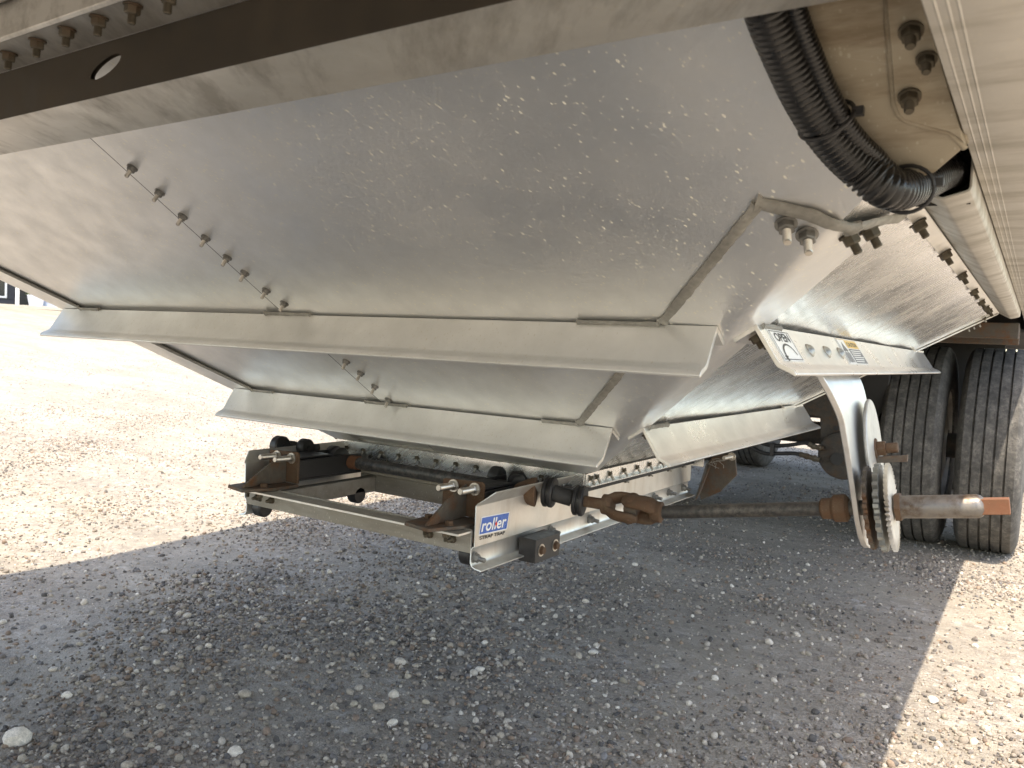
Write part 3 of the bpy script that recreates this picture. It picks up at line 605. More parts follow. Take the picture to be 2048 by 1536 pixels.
# body above: walls, tarp, closed floor between the hoppers
b = MB(); b.box((-1.28, -3.2, 1.2205), (-1.26, 7.75, 2.62)); b.box((1.26, -3.2, 1.2205), (1.28, 7.75, 2.62)); b.box((-1.259, -3.2, 1.2205), (1.259, -3.17, 2.62)); b.box((-1.259, 7.72, 1.2205), (1.259, 7.75, 2.62)); b.build('body_wall', 'body', T)
b = MB(); b.prism([V(-1.28, -3.2, 2.625), V(1.28, -3.2, 2.625), V(.7, -3.2, 2.78), V(-.7, -3.2, 2.78)], EY * 10.95); b.build('tarp_cover', 'dark', T)
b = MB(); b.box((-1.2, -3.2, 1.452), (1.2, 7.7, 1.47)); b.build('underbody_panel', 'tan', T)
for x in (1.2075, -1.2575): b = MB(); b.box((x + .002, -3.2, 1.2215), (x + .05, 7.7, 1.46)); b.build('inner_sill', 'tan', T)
# rear underbody behind the hopper
b = MB(); b.box((-.52, 3.9, 1.02), (-.42, 7.7, 1.18)); b.box((.42, 3.9, 1.02), (.52, 7.7, 1.18)); b.box((-1.2, 3.46, 1.2), (1.2, 7.7, 1.215)); b.build('subframe', 'frame', T, .004)
b = MB(); b.box((-1.15, 3.62, 1.04), (1.2, 3.68, 1.10)); b.box((-1.15, 3.75, 1.02), (1.2, 3.80, 1.09)); b.build('rear_cross_member', 'steel', T, .003)
# ---- Z-section cross beam right in front of the lens
ZB1, YW, YFAR = 1.18, .512, .627; ZW = .92 + YW / 1.605
hole = []
for k in range(28):
    q = 2 * math.pi * k / 28; cu, su = math.cos(q), math.sin(q); mj = nz(V(59, -49, 0))[:2]; mn = np.array([mj[1], -mj[0]])
    p = V(0, 0) + np.array([211.5, 133.5]) + mj * 38 * cu + mn * 12.5 * su * (1 if abs(cu) < .8 else .95); h_ = onY(p, YW); hole.append((h_[0], h_[2]))
outer = [(-1.25, ZB1), (-.6, ZB1), (.1, ZB1), (1.17, ZB1), (1.17, ZW), (.1, ZW), (-.6, ZW), (-1.25, ZW)]
pts = [Vector(p) for p in outer + hole]; no = len(outer); ed = [(i, (i + 1) % no) for i in range(no)] + [(no + i, no + (i + 1) % 28) for i in range(28)]
vv, ee, ff, *_ = delaunay_2d_cdt(pts, ed, [], 1, 1e-6)
hc = np.mean(hole, 0)
def in_hole(f):
    c = np.mean([vv[i][:] for i in f], 0); x = False; n = len(hole); j = n - 1
    for i in range(n):
        if (hole[i][1] > c[1]) != (hole[j][1] > c[1]) and c[0] < (hole[j][0] - hole[i][0]) * (c[1] - hole[i][1]) / (hole[j][1] - hole[i][1]) + hole[i][0]: x = not x
        j = i
    return x
bm_ = MB(); bm_.add([V(p[0], YW, p[1]) for p in vv], [f for f in ff if not in_hole(f)])
beam = bm_.build('beam_web', 'web', T, fix=False)
if beam.data.polygons[0].normal.y > 0: beam.data.flip_normals()
solid(beam, .005); beam['label'] = 'vertical web of the near cross beam with an oval hole'
b = MB(); b.prism([V(-1.25, y, z) for y, z in ((YW, ZB1), (YFAR - .008, ZB1), (YFAR, ZB1 + .004), (YFAR, ZB1 + .007), (YW + .006, ZB1 + .006), (YW + .0005, ZB1 + .0045))], EX * 2.42); b.build('beam_bottom_flange', 'beam', T, .001, smooth=35)
YR = (ZW - .92) * 1.43
b = MB(); b.prism([V(-1.25, y, z) for y, z in ((YW - .0005, ZW), (YR, ZW), (YR - .004, ZW - .003), (YR - .008, ZW), (YR - .008, ZW + .04), (YR - .003, ZW + .04), (YR - .003, ZW + .006), (YW - .0005, ZW + .006))], EX * 2.42); btf = b.build('beam_top_flange', 'beam', T, .001, smooth=35)
b = MB(); b.prism([V(-1.25, y, z) for y, z in ((YR - .012, ZW + .035), (YR - .12, ZW + .028), (YR - .5, ZW + .12), (YR - .5, ZW + .124), (YR - .12, ZW + .033), (YR - .012, ZW + .04))], EX * 2.42); b.build('lap_sheet', 'beam', T, .001)
for px in [(18, 106), (75, 80), (134, 57), (198, 34), (266, 9), (338, -14)]: place('bolt', BOLTD, onZ(px, ZW), V(-.12, 0, -1), btf, random.random(), .95)
# ---- dusty gusset plate with its bolted bracket, and the conduits that run into the channel
def px_sheet(pix, o, th, name, mat, parent=T):
    p = [onF(q, o) for q in pix]; m = MB(); m.prism(p, -nF * th); return m.build(name, mat, parent, .001)
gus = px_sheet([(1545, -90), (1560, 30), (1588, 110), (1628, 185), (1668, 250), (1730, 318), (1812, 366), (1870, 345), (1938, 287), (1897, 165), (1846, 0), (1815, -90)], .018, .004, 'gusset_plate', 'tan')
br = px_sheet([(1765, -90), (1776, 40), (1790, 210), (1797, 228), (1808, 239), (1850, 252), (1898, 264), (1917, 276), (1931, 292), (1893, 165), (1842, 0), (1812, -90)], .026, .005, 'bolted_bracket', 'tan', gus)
bead([onF(q, .021) for q in ((1774, -60), (1775, 40), (1788, 210), (1796, 230), (1808, 241), (1850, 255), (1900, 267), (1930, 297))], .0026, gus, m='tan', flat=nF, k_=.5)
for px, s_ in (((1822, 62), 1.15), ((1853, 118), 1.0), ((1819, 193), 1.15)): place('bolt', BOLTD, onF(px, .027), nF + V(.1, 0, 0), gus, .2, s_ * .85)
hp_ = [onF(q, .042) for q in ((1515, -60), (1540, 30), (1570, 105), (1606, 185), (1650, 258), (1712, 328), (1790, 380))]
hp_ += [V(1.176, 1.0, 1.132), V(1.177, 1.06, 1.140)]
def spline(P, n):
    P = [np.asarray(p) for p in P]; P = [2 * P[0] - P[1]] + P + [2 * P[-1] - P[-2]]; out = []
    for i in range(1, len(P) - 2):
        for k in range(n):
            t_ = k / n; out.append(.5 * (2 * P[i] + (P[i + 1] - P[i - 1]) * t_ + (2 * P[i - 1] - 5 * P[i] + 4 * P[i + 1] - P[i + 2]) * t_ ** 2 + (3 * P[i] - P[i - 1] - 3 * P[i + 1] + P[i + 2]) * t_ ** 3))
    return out + [P[-2]]
def corrugated(path, r, pitch, name, seg=20, slit=None):
    pts = spline(path, 60); L_ = np.concatenate([[0], np.cumsum([np.linalg.norm(b - a) for a, b in zip(pts[:-1], pts[1:])])])
    n = int(L_[-1] / pitch * 6); s_ = np.linspace(0, L_[-1], n); P = np.stack([np.interp(s_, L_, np.array(pts)[:, k]) for k in range(3)], 1)
    ph = (s_ / pitch) % 1; rr = r * (1 - .17 * (ph > .6)); ob = MB().tube(P, rr, seg).build(name, 'hose', T, smooth=80, fix=False); return ob, P
h1, hpath = corrugated(hp_, .0200, .0062, 'conduit', 22); h1['label'] = 'black corrugated conduit with a green wire showing through its slit'
off = [p + q for p, q in zip(hp_, [V(.021, .004, -.002)] * 5 + [V(.014, 0, .008), V(.006, .01, .012), V(.004, 0, .016), V(.004, 0, .016)])]
h2, _ = corrugated(off, .0095, .0048, 'conduit', 16)
i0, i1 = int(len(hpath) * .66), int(len(hpath) * .79); cdir = nz(CAM - hpath[(i0 + i1) // 2])
pp = hpath[i0:i1:6] + cdir * .0165 + V(-.003, 0, -.004); MB().tube(pp, [.0006 + .0042 * math.sin(math.pi * k / (len(pp) - 1)) for k in range(len(pp))], 8).build('wire', 'green', h1, smooth=60)
for fr in (.34, .60):
    k = int(len(hpath) * fr); t_ = nz(hpath[k + 3] - hpath[k - 3]); a = nz(np.cross(t_, EZ)); c = np.cross(t_, a); m = MB(); ring = []
    ctr = hpath[k] + V(.006, 0, 0)
    for q in range(25): an = 2 * math.pi * q / 24; ring.append(ctr + a * .0265 * math.cos(an) + c * .0225 * math.sin(an))
    m.tube(ring, .0022, 6); e = ctr + V(.028, -.004, .004); m.obox(e, V(.005, 0, 0), V(0, .004, 0), V(0, 0, .004)); m.build('cable_tie', 'black', h1, .0005)

# ---- hopper outlet: skirt, studs, door
b = MB(); sk = .405
b.box((-sk, Yf(ZB) - .004, .566), (sk, Yf(ZB), ZB)); b.box((-sk, Yr(ZB), .566), (sk, Yr(ZB) + .004, ZB)); b.box((sk, Yf(ZB), .600), (sk + .004, Yr(ZB), ZB)); b.box((-sk - .004, Yf(ZB), .600), (-sk, Yr(ZB), ZB))
b.box((sk + .004, Yf(ZB), .6005), (sk + .018, Yr(ZB), .6035)); b.box((-sk - .018, Yf(ZB), .6005), (-sk - .004, Yr(ZB), .6035))
skirt = b.build('outlet_skirt', 'side', T, .0008)
for k in range(12): x = -.36 + k * .065; place('bolt', SMALL, V(x, Yf(ZB) - .004, .612 - .002), V(.15, -.75, -.8), skirt, 0, 1.2)
for k in range(4): place('bolt', SMALL, V(-.22 + k * .12, Yf(ZB) - .004, .585), V(0, -1, 0), skirt, 0, .9)
for y in (1.69, 1.72, 1.79, 1.87, 1.95, 2.03, 2.11, 2.19, 2.27, 2.35): place('bolt', SMALL, V(sk + .004, y, .621), V(.6, 0, -.8), skirt, 0, 1.25)
bead([V(sk + .003, Yf(ZB) + .0, ZB + .001), V(sk + .003, Yr(ZB), ZB + .001)], .0035, skirt, m='rubber_and_gap'); bead([V(-sk, Yf(ZB) - .004, ZB + .001), V(sk, Yf(ZB) - .004, ZB + .001)], .0045, skirt, m='weld')
for x in (.366, -.3745): b = MB(); b.box((x, 1.60, .574), (x + .0085, 2.47, .6005)); b.build('gap_shade_strip', 'rubber_and_gap', T, .001)  # black strips added to darken the gap between trap rail and skirt
b = MB(); b.box((-.34, 1.60, .560), (.34, 2.47, .566)); b.build('trap_door', 'angle', T, .001)
# trap side rails
RPF = [(.3725, .4695), (.356, .4715), (.3495, .4745), (.3465, .480), (.3465, .506), (.350, .511), (.3545, .5135), (.3545, .5965), (.357, .600), (.381, .624)]
def rail_loop(th=.003):
    P2 = [np.array(p) for p in RPF]; n = len(P2); ins = []
    for i in range(n):
        t_ = P2[min(i + 1, n - 1)] - P2[max(i - 1, 0)]; t_ = t_ / np.linalg.norm(t_); ins.append(P2[i] + th * np.array([-t_[1], t_[0]]))
    return P2 + ins[::-1]
m = MB(); LP = rail_loop(); m.prism([V(p[0], 1.308, p[1]) for p in LP], EY * 1.19, 0, 1)
# mitre the front of the upper fold back as in the photo
m.v = [(x, (y + max(0, (z - .6)) * 1.2) if y < 1.31 else y, z) for x, y, z in m.v]
TR = m.build('trap_rail', ['trap', 'edge'], T, .0006, smooth=35); TL = mirror_part(TR, T); TR['label'] = 'bright trap rail with the blue roller decal'
for y, z in ((1.318, .4905), (1.619, .4955), (1.8157, .492), (2.2226, .495), (2.3349, .495), (2.4524, .495)): place('bolt', BOLTZ, V(.3468, y, z), V(1, .06, -.12), TR, random.random(), 1.02)
for y in (2.0, 2.16, 2.3, 2.42): place('bolt', SMALL, V(.3546, y, .568), V(1, 0, -.1), TR, 0, .8)
# roller decal on the rail
L3 = lambda y, z, lift=.0006: V(.3545 + lift, y, z)
d = MB(); dz = lambda y: -.040 * (y - 1.327)
def lp(y, z, lift): return L3(y, z + dz(y), lift)
par = lambda y0, y1, z0, z1, l, mm: d.add([lp(y0 - .0, z0, l), lp(y1 - .0, z0, l), lp(y1 + .0075, z1, l), lp(y0 + .0075, z1, l)], [(0, 1, 2, 3)], mm)
par(1.318, 1.422, .5355, .5725, .0007, 1); par(1.3205, 1.4195, .5375, .5705, .0011, 0)
ey = nz(V(0, .0, 1)); exl = nz(V(0, 1, -.040))
put_text(d, 'roller', .0345, lp(1.3255, .5425, 0), exl, ey, EX, width=.092, bold=.0006, shear=.22, m=1, lift=.0016)
d.add([lp(1.3735, .5525, .0021), lp(1.378, .5465, .0021), lp(1.3825, .5525, .0021), lp(1.378, .5590, .0021)], [(0, 1, 2, 3)], 3)
put_text(d, 'STRAP TRAP', .0098, lp(1.322, .5265, 0), exl, ey, EX, width=.093, bold=.0002, m=2, lift=.0012)
d.build('roller_decal', ['blue', 'white', 'ink', 'red'], TR, fix=False)
# black stop block under the rail
b = MB(); b.box((.358, 1.468, .4565), (.401, 1.572, .508)); blk = b.build('stop_block', 'black', T, .0012)
for y in (1.492, 1.552):
    place('bolt', HEX, V(.4011, y, .482), EX, blk, .3, 1.0)
    MB().lathe([(.0135, 0), (.0135, .0012)], V(.4008, y, .482), EX, 24).build('washer', 'stud', blk)
# ---- trap frame
b = MB(); b.box((-.345, 1.263, .5415), (.3445, 1.3065, .546)); cbar = b.build('cross_bar', 'angle', T, .0008)
b = MB(); b.box((-.345, 1.307, .4995), (.3445, 1.3115, .5485)); b.build('cross_bar_leg', 'angle', cbar, .0008)
b = MB(); b.box((-.3449, 1.2622, .5418), (.3444, 1.2632, .5458)); b.build('chipped_edge', 'edge', cbar)
b = MB(); b.box((.3446, 1.2635, .5418), (.3452, 1.3115, .5457)); b.box((.3446, 1.3072, .500), (.3452, 1.3113, .5417)); b.build('cut_end', 'edge', cbar)
b = MB(); b.box((-.268, 1.313, .502), (-.24, 1.66, .5425)); b.build('slide_bar', 'angle', T, .003)
b = MB(); b.box((.25, 1.313, .502), (.278, 1.66, .5425)); b.build('slide_bar', 'angle', T, .003)
b = MB(); b.box((-.30, 1.6605, .498), (.33, 1.69, .546)); b.build('rear_bar', 'angle', T, .002)
b = MB(); b.box((-.27, 1.425, .478), (.33, 1.462, .499)); b.build('lower_bar', 'steel', T, .002)
MB().lathe([(.019, 0), (.023, .004), (.023, .026), (.019, .03)], V(-.332, 1.335, .490), EX, 28).build('guide_wheel', 'black', T, smooth=40)
MB().lathe([(.019, 0), (.023, .004), (.023, .026), (.019, .03)], V(.308, 1.335, .490), EX, 28).build('guide_wheel', 'black', T, smooth=40)
MB().lathe([(.020, 0), (.023, .004), (.023, .026), (.020, .03)], V(-.27, 1.60, .497), EX, 24).build('guide_wheel', 'black', T, smooth=40)
def bracket(x0, x1, sg):
    """rusty roller bracket: base plate bolted to the cross bar, upright plate with two studs, triangular gusset"""
    b = MB(); b.prism([V(x0 + .004, 1.243, .5475), V(x1 - .03, 1.228, .5475), V(x1 + .004, 1.30, .5475), V(x1 + .002, 1.372, .5475), V(x0 - .004, 1.372, .5475)], EZ * .0075)
    o = b.build('roller_bracket', 'steel', T, .0012)
    b = MB(); b.prism([V(x0, 1.3755, .556), V(x1, 1.3755, .556), V(x1, 1.3755, .629), V(x1 - .006, 1.3755, .634), V(x0 + .004, 1.3755, .630), V(x0, 1.3755, .626)], EY * -.006); b.build('upright_plate', 'rust', o, .001)
    xg = (x0 + x1) / 2 + .005; b = MB(); b.prism([V(xg, 1.368, .6255), V(xg, 1.369, .556), V(xg, 1.240, .5555), V(xg, 1.246, .563), V(xg, 1.31, .602)], EX * .007); b.build('gusset', 'steel', o, .001)
    for x in (x0 + .03, x1 - .022): place('stud', STUD, V(x, 1.369, .6175), V(.05, -1, .03), o, .4, 1.35)
    for x, y in ((x0 + .02, 1.30), (x1 - .022, 1.285)):
        place('bolt', HEX, V(x, y, .5555), EZ, o, .6, 1.05); place('bolt', BOLTD, V(x, y - .01, .5405), -EZ, o, .1, .9)
    return o
bracket(.219, .327, 1); bracket(-.338, -.233, 1)
for x in (-.30, -.25, .24, .30): place('bolt', BOLTD, V(x, 1.3068, .522), V(0, -1, -.1), cbar, .2, .9)
# roller carriage bodies behind the brackets
def carriage(x0, x1):
    b = MB(); b.box((x0 + .004, 1.377, .560), (x1 - .004, 1.63, .566)); b.box((x0 + .002, 1.377, .566), (x0 + .008, 1.60, .615)); b.box((x1 - .010, 1.377, .566), (x1 - .004, 1.60, .612)); b.build('carriage', 'black', T, .002)
    m = MB(); m.box((x0 + .012, 1.38, .6125), (x1 - .014, 1.50, .617)); m.build('strap_cover', 'black', T, .002)
carriage(.225, .327); carriage(-.338, -.236)
for x, y, z, r in ((-.405, 1.46, .625, .027), (-.352, 1.50, .624, .023), (-.33, 1.585, .60, .024), (.19, 1.62, .603, .024), (.262, 1.60, .598, .027)):
    MB().lathe([(r * .86, 0), (r, .004), (r, .024), (r * .86, .028)], V(x - .014, y, z), EX, 30).lathe([(.008, -.006), (.008, .034)], V(x - .014, y, z), EX, 12).build('roller', 'black', T, smooth=40)
pts = [V(-.42 + .010 * k, 1.49 + .006 * k, .622 - .0008 * k + .004 * math.sin(k)) for k in range(9)]; MB().tube(pts, .012, 10).build('strap_roll', 'rubber_and_gap', T, smooth=60)
# pinion shaft across the trap
PY, PZ = 1.56, .592
MB().lathe([(.0155, 0), (.0155, .50)], V(-.215, PY, PZ), EX, 24).build('pinion_shaft', 'shaft', T, smooth=40)
MB().lathe([(.018, 0), (.018, .05)], V(-.262, PY, PZ), EX, 20).build('pinion_collar', 'rustorange', T, smooth=40)
for x in (-.285, .285): MB().lathe([(.026, 0), (.034, .004), (.034, .018), (.026, .022)], V(x - .011, PY, PZ), EX, 32).build('pinion_wheel', 'black', T, smooth=40)
# ---- drive: rusty boss, two flanged black bushings, universal joint, crank shaft
S0, S1 = V(.432, 1.605, .583), V(.63, 1.602, .586); SH1 = V(1.071, 1.6, .6617); SE = V(1.249, 1.602, .690)
b = MB(); b.lathe([(.006, -.052), (.014, -.046), (.024, -.028), (.031, -.010), (.033, 0)], onY((1072, 984), 1.515), V(.9, .4, 0), 24); b.build('rusty_boss', 'rust', T, .002, smooth=45)
ax0 = nz(V(.96, .25, -.06))
def bush(c): MB().lathe([(.012, -.013), (.030, -.013), (.034, -.010), (.034, -.004), (.030, -.003), (.030, .001), (.034, .002), (.034, .008), (.031, .011), (.012, .011)], c, ax0, 36).build('flanged_bushing', 'black', T, smooth=35)
B0, B1 = onY((1100, 984), 1.545), onY((1160, 1001), 1.57)
bush(B0); bush(B1)
MB().lathe([(.0185, 0), (.0185, .05)], B0, B1 - B0, 24).build('ribbed_sleeve', 'rubber_and_gap', T, smooth=40)
a_, b_ = B1, onY((1216, 1010), 1.575)
MB().lathe([(.0125, 0), (.0125, np.linalg.norm(b_ - a_))], a_, b_ - a_, 16).build('stub_shaft', 'rust', T, smooth=40)
def yoke(c, fwd, ear, name):
    """universal joint yoke: round hub and two rounded fork arms with ear bosses; fwd points to the cross, ear = fork axis"""
    fwd, ear = nz(fwd), nz(ear - nz(fwd) * (ear @ nz(fwd))); wv = np.cross(fwd, ear); b = MB()
    b.lathe([(.014, -.020), (.022, -.016), (.023, 0), (.018, .006)], c, fwd, 24)
    for s in (1, -1):
        rows = []
        for t_, o, wd, th in ((-.010, .008, .018, .012), (.006, .018, .020, .012), (.022, .0225, .019, .0105), (.042, .023, .018, .010), (.058, .0225, .016, .009), (.067, .022, .008, .007)):
            cc = c + fwd * t_ + ear * s * o; rows.append([cc + wv * wd * math.cos(q) + ear * th * math.sin(q) for q in np.linspace(0, 2 * math.pi, 14, endpoint=False)])
        n = 14; b.add([p for r in rows for p in r], [(i * n + k, i * n + (k + 1) % n, (i + 1) * n + (k + 1) % n, (i + 1) * n + k) for i in range(len(rows) - 1) for k in range(n)] + [tuple(range(n)), tuple(5 * n + k for k in reversed(range(n)))])
        b.lathe([(.011, 0), (.011, .012), (.008, .014)], c + fwd * .048 + ear * s * .020, ear * s, 18)
    return b.build(name, 'rust', T, smooth=50)
UC = onY((1264, 1017), 1.59); U0 = onY((1208, 1008), 1.585); U1 = onY((1316, 1024), 1.595)
f0 = nz(UC - U0); f1 = nz(UC - U1)
y0_ = yoke(UC - f0 * .050, f0, V(-.1, -.55, -.8), 'joint_yoke'); yoke(UC - f1 * .050, f1, V(.1, -.6, .75), 'joint_yoke')
b = MB(); b.lathe([(.0075, -.03), (.0075, .03)], UC, nz(V(-.1, -.55, -.8) - f0 * (V(-.1, -.55, -.8) @ f0)), 14); b.lathe([(.0075, -.03), (.0075, .03)], UC, nz(V(.1, -.6, .75) - f1 * (V(.1, -.6, .75) @ f1)), 14); b.lathe([(.017, -.014), (.017, .014)], UC, f0, 12); b.build('joint_cross', 'steel', y0_, .001)
CS0 = UC - f1 * .062; CSD = nz(SH1 - CS0)
MB().tube([CS0, SH1], .0138, 24).build('crank_shaft', 'shaft', T, smooth=40)
MB().lathe([(.016, 0), (.020, .004), (.020, .02), (.026, .026), (.026, .046), (.018, .052)], SH1 - CSD * .125, CSD, 20).build('shaft_collar', 'rust', T, .001, smooth=40)
# hanger plate bent down from the OPEN stiffener
PN = nz(V(.98, .035, .165))                                  # the drive plates face this way
P0 = SH1 - CSD * .055
onD = lambda uv, o=0: onP(uv, P0 + PN * o, PN)
rowsL = ((1690, 848), (1700, 905), (1711, 975), (1720, 1040), (1727, 1072), (1734, 1090), (1740, 1096))
rowsR = ((1738, 828), (1748, 890), (1754, 960), (1757, 1030), (1756, 1065), (1753, 1085), (1746, 1096))
tl, tr = (onP(q, O3(0, .06, -.010), nO) for q in ((1644, 748), (1716, 748)))
LE = [tl - lO * .05, tl] + [onD(q) for q in rowsL]; RE = [tr - lO * .05, tr] + [onD(q) for q in rowsR]
def densify(E_):                                           # smooth the bend only
    out = E_[:1]; P0_, P1_, P2_, P3_ = E_[0], E_[1], E_[2], E_[3]
    for t_ in np.linspace(0, 1, 9): out.append((1 - t_) ** 3 * P1_ + 3 * (1 - t_) ** 2 * t_ * (P1_ + nz(P1_ - P0_) * .030) + 3 * (1 - t_) * t_ * t_ * (P2_ - nz(P3_ - P2_) * .022) + t_ ** 3 * P2_)
    return out + E_[3:]
LE, RE = densify(LE), densify(RE); n = len(LE); TH = .011
m = MB(); fr_ = [p for l, r in zip(LE, RE) for p in (l, r)]; nn_ = []
for k in range(n):
    tg = LE[min(k + 1, n - 1)] - LE[max(k - 1, 0)]; q = nz(np.cross(RE[k] - LE[k], tg)); nn_ += [q * (1 if q[0] > 0 else -1)] * 2
bk_ = [p - q * TH for p, q in zip(fr_, nn_)]
m.add(fr_ + bk_, [(2 * k, 2 * k + 1, 2 * k + 3, 2 * k + 2) for k in range(n - 1)] + [(2 * n + 2 * k + 2, 2 * n + 2 * k + 3, 2 * n + 2 * k + 1, 2 * n + 2 * k) for k in range(n - 1)]
      + [(2 * k, 2 * k + 2, 2 * n + 2 * k + 2, 2 * n + 2 * k) for k in range(n - 1)] + [(2 * k + 3, 2 * k + 1, 2 * n + 2 * k + 1, 2 * n + 2 * k + 3) for k in range(n - 1)] + [(0, 2 * n, 2 * n + 1, 1), (2 * n - 2, 2 * n - 1, 4 * n - 1, 4 * n - 2)])
hang = m.build('hanger_plate', 'strap', T, .0015, smooth=40); hang['label'] = 'bent aluminium hanger plate under the OPEN stiffener'
def disc(c, r, t0, t1, name, mat, parent, seg=48): return MB().lathe([(r - .002, t0), (r, t0 + .002), (r, t1 - .002), (r - .002, t1)], c, PN, seg).build(name, mat, parent, smooth=35)
DC = onD((1744, 898), .012); dk = disc(DC, .100, .0, .007, 'lock_disc', 'disc', T)
kc = onD((1757, 885), .022)
MB().lathe([(.021, .006), (.021, .010)], DC + (kc - DC) * .0 + EZ * .0, PN, 20).lathe([(.016, .010), (.016, .026)], DC, PN, 6).lathe([(.0105, .026), (.0105, .046), (.009, .048)], DC, PN, 14).build('disc_bolt', 'rust', dk, .001)
MB().obox(onD((1782, 918), .045), PN * .030, V(0, .006, 0), EZ * .0065).build('lock_pin', 'steel', dk, .001)
def gear(c, r, dr, nt, t0, t1, name, mat, saw=False):
    a = nz(np.cross(PN, EZ)); bb = np.cross(PN, a); poly = []
    for k in range(nt):
        for q, rr in (((0, r - dr), (.05, r), (1, r - dr * .9)) if saw else ((0, r - dr), (.2, r), (.5, r), (.7, r - dr))):
            an = 2 * math.pi * (k + q * .98) / nt; poly.append(c + PN * t0 + rr * (a * math.cos(an) + bb * math.sin(an)))
    n = len(poly); m = MB(); cc = c + PN * t0; top_ = [p + PN * (t1 - t0) for p in poly]
    m.add(poly + top_ + [cc, c + PN * t1], [(i, (i + 1) % n, (i + 1) % n + n, i + n) for i in range(n)] + [(2 * n, (i + 1) % n, i) for i in range(n)] + [(2 * n + 1, i + n, (i + 1) % n + n) for i in range(n)])
    return m.build(name, mat, T, smooth=30)
gear(SH1 - PN * .040, .076, .008, 24, 0, .007, 'sprocket', 'steel'); gear(SH1 - PN * .022, .080, .009, 24, 0, .009, 'sprocket', 'gear'); gear(SH1, .080, .024, 46, -.004, .002, 'ratchet_wheel', 'ratchet', True)
# crank tube and its square drive end
TD = nz(SE - SH1); LT = np.linalg.norm(onY((1963, 1013), 1.60) - SH1)
MB().lathe([(.0205, 0), (.0205, LT - .010), (.0185, LT - .004), (.014, LT)], SH1 + PN * .004, TD, 32).build('crank_tube', 'tube', T, smooth=35)
MB().lathe([(.027, 0), (.027, .010)], SH1 + PN * .005, TD, 6).build('tube_collar', 'rust', T, .001)
e = SH1 + TD * (LT + .020); a = nz(np.cross(TD, EZ)); c = np.cross(a, TD)
MB().obox(e, TD * .022, a * .0125, c * .0135).build('square_drive', 'rustorange', T, .0012)
# rear end bracket of the trap rail
b = MB(); b.prism([onY(q, 2.5) for q in ((1398, 986), (1412, 930), (1424, 915), (1462, 905), (1470, 908), (1473, 950), (1440, 984), (1402, 1000))], EY * .008)
b.prism([onY((1398, 986), 2.499), onY((1412, 928), 2.499), onY((1418, 930), 2.44), onY((1390, 998), 2.44)], EX * .006); eb = b.build('rail_end_bracket', 'steel', T, .001)
place('stud', STUD, onY((1464, 913), 2.497), V(-.15, -1, -.03), eb, 0, 1.3)
b = MB()
for k in range(9): p = onY((1418 + random.uniform(0, 22), 920 + random.uniform(-3, 6)), 2.485); b.tube([p, p + V(random.uniform(-.02, .02), -.004, random.uniform(-.012, .004)), p + V(random.uniform(-.03, .03), -.006, random.uniform(-.02, -.002))], .0009, 5)
b.build('straw_debris', 'yellow' if 0 else 'weld', eb)
# ---- running gear
def tyre(x0, x1, yc, parent):
    R, wd = .520, x1 - x0; b = MB(); pr = []; h = lambda q: x0 + wd * q
    pr += [(.292, h(.10)), (.30, h(.03)), (.36, h(-.01) if 0 else h(.0)), (.42, h(.0)), (.468, h(.015)), (.495, h(.05)), (.508, h(.085)), (R - .004, h(.115)), (R - .002, h(.20))]
    for g in (.255, .418, .582, .745): pr += [(R - .001, h(g - .017)), (R - .014, h(g - .013)), (R - .014, h(g + .013)), (R - .001, h(g + .017))]
    pr += [(R - .002, h(.80)), (R - .004, h(.885)), (.508, h(.915)), (.495, h(.95)), (.468, h(.985)), (.42, h(1)), (.36, h(1)), (.30, h(.97)), (.292, h(.90))]
    b.lathe(pr, V(0, yc, R - .012), EX, 96, 0, cap=False); return b.build('tyre', 'tyre', parent, smooth=30, fix=False)
def rim(xc, yc, s, parent):
    b = MB(); ctr = V(0, yc, .508); b.lathe([(.293, xc - .12), (.288, xc - .11), (.262, xc - .09), (.255, xc), (.262, xc + .09), (.288, xc + .11), (.293, xc + .12)], ctr, EX, 64, cap=False)
    n = 10; pts = []; ed = []; R1, R0 = .256, .085
    for k in range(80): q = 2 * math.pi * k / 80; pts.append((R1 * math.cos(q), R1 * math.sin(q)))
    ed += [(k, (k + 1) % 80) for k in range(80)]; o = 80
    for k in range(40): q = 2 * math.pi * k / 40; pts.append((R0 * math.cos(q), R0 * math.sin(q)))
    ed += [(o + k, o + (k + 1) % 40) for k in range(40)]; o = 120; cs = [(0, 0, R0)]
    for i in range(n):
        a = 2 * math.pi * i / n; cx, cy = .205 * math.cos(a), .205 * math.sin(a); cs.append((cx, cy, .029))
        for k in range(16): q = 2 * math.pi * k / 16; pts.append((cx + .029 * math.cos(q), cy + .029 * math.sin(q)))
        ed += [(o + k, o + (k + 1) % 16) for k in range(16)]; o += 16
    vv, ee, ff, *_ = delaunay_2d_cdt([Vector(p) for p in pts], ed, [], 1, 1e-6); keep = []
    for f in ff:
        c = np.mean([vv[i][:] for i in f], 0)
        if not any((c[0] - x) ** 2 + (c[1] - y) ** 2 < (r * .96) ** 2 for x, y, r in cs): keep.append(f)
    dish = lambda r: s * .045 * (1 - min(1, r / .256))
    b.add([V(xc + s * .10 + dish(math.hypot(*p)), yc + p[0], .508 + p[1]) for p in vv], keep); ob = b.build('rim', 'rim', parent, smooth=40, fix=False); solid(ob, .008); return ob
def wheel_pair(sgn, yc, first):
    for x0, x1, s in ((.961, 1.242, -1), (.622, .903, 1)):
        e = bpy.data.objects.new('wheel', None); COL.objects.link(e); e.matrix_world = Matrix.Translation((sgn * (x0 + x1) / 2, yc, .508)); e.parent = T; e.matrix_parent_inverse = T.matrix_world.inverted(); e.empty_display_size = .1
        bpy.context.view_layer.update()
        a, b_ = (x0, x1) if sgn > 0 else (-x1, -x0); tyre(a, b_, yc, e); rim((a + b_) / 2, yc, s * sgn, e)
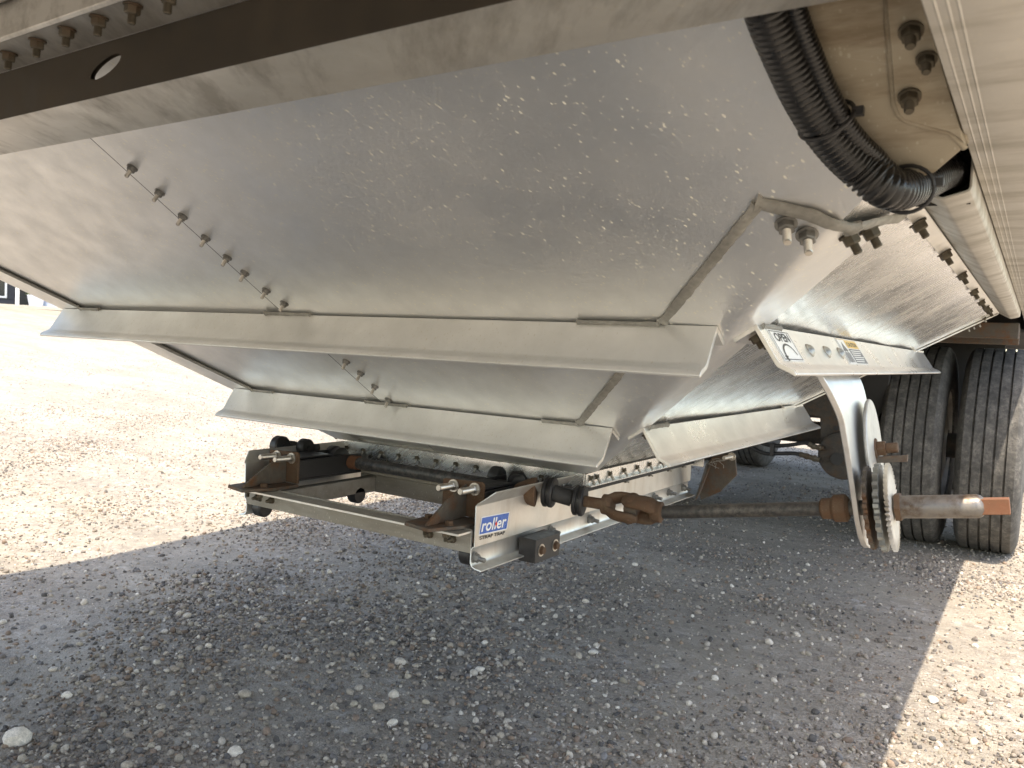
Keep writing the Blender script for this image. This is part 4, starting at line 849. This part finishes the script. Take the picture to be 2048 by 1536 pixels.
for sgn in (1, -1):
    for yc in (4.83, 7.02): wheel_pair(sgn, yc, True)
for yc in (4.83, 7.02):
    MB().lathe([(.065, -1.1), (.065, 1.1)], V(0, yc, .508), EX, 24).build('axle', 'frame', T, smooth=40)
    for s in (1, -1): MB().lathe([(.20, .44 * s), (.205, .46 * s), (.205, .62 * s), (.19, .64 * s)], V(0, yc, .508), EX, 32).build('brake_drum', 'frame', T, smooth=40)
    for s in (1, -1): b = MB(); b.prism([V(s * .47 - .05, yc - .55, 1.02), V(s * .47 - .05, yc - .30, 1.02), V(s * .47 - .05, yc - .34, .62), V(s * .47 - .05, yc - .46, .60)], EX * .1); b.build('spring_hanger', 'frame', T, .004)
    for s in (1, -1): b = MB(); b.box((s * .47 - .04, yc - .5, .60), (s * .47 + .04, yc + .6, .66)); b.build('leaf_spring', 'frame', T, .006)
for s in (1, -1):
    b = MB(); b.prism([V(s * .54 - .13, 4.42, 1.015), V(s * .54 + .11, 4.42, 1.015), V(s * .54 + .11, 4.42, .70), V(s * .54 + .02, 4.42, .60), V(s * .54 - .13, 4.42, .66)], EY * .05); b.build('shade_plate', 'dark', T, .006)  # made-up dark plates that black out the bright gap beside the wheels
    b = MB(); b.box((s * .93 - .33, 4.2, 1.085), (s * .93 + .30, 7.6, 1.10)); b.build('shade_panel', 'dark', T, .004)  # dark panels added over the tyres to deepen the shade there
MB().lathe([(.04, -.36), (.11, -.32), (.115, -.30), (.115, .30), (.11, .32), (.04, .36)], V(.05, 4.55, .82), EX, 28).build('shade_cylinder', 'dark', T, smooth=40)  # made-up dark cylinder, fills the view behind the hopper with shade
b = MB(); b.box((-1.1, 5.5, .62), (1.1, 5.54, 1.09)); b.build('shade_cross_panel', 'dark', T, .004)  # dark screen added to hide bright ground between the axles
# slack adjuster arm, brake chamber, air hoses
b = MB(); b.prism([onY(q, 4.3) for q in ((1598, 806), (1640, 778), (1700, 760), (1700, 908), (1642, 902), (1640, 835), (1612, 828))], EY * .02); arm = b.build('brake_bracket', 'frame', T, .003)
for px in ((1672, 856), (1671, 880)): MB().lathe([(.013, 0), (.013, .006)], onY(px, 4.299), -EY, 12).build('bolt', 'dark', arm)
cc = onY((1684, 912), 4.26); MB().lathe([(.02, 0), (.10, .002), (.118, .012), (.122, .03), (.122, .10), (.10, .13)], cc, EY, 40).build('brake_chamber', 'frame', T, smooth=40)
MB().lathe([(.03, 0), (.03, .01)], onY((1674, 918), 4.245), -EY, 16).build('chamber_port', 'dark', arm)
for pth in (((1500, 868), (1520, 884), (1545, 891), (1580, 890), (1610, 886), (1628, 893), (1648, 897)), ((1480, 880), (1505, 896), (1530, 907), (1560, 907), (1590, 907), (1615, 913), (1640, 920))):
    P = spline([onY(q, 4.25) for q in pth], 8); ho = MB().tube(P, .0105, 10).build('air_hose', 'black', T, smooth=60)
    MB().tube(P[-14:], [.0145, .0145, .013, .013, .016, .016, .013, .013, .013, .017, .017, .013, .013, .013], 8).build('hose_fitting', 'boltdark', ho, smooth=30)
b = MB(); b.obox(onY((1545, 899), 4.25), V(.010, 0, 0), V(0, .016, 0), V(0, 0, .035)); b.build('hose_clip', 'black', T, .003)
b = MB(); b.box((-1.22, 7.66, .12), (-.73, 7.67, .95)); b.build('mud_flap', 'rubber_and_gap', T); b = MB(); b.box((.73, 7.66, .12), (1.22, 7.67, .95)); b.build('mud_flap', 'rubber_and_gap', T)
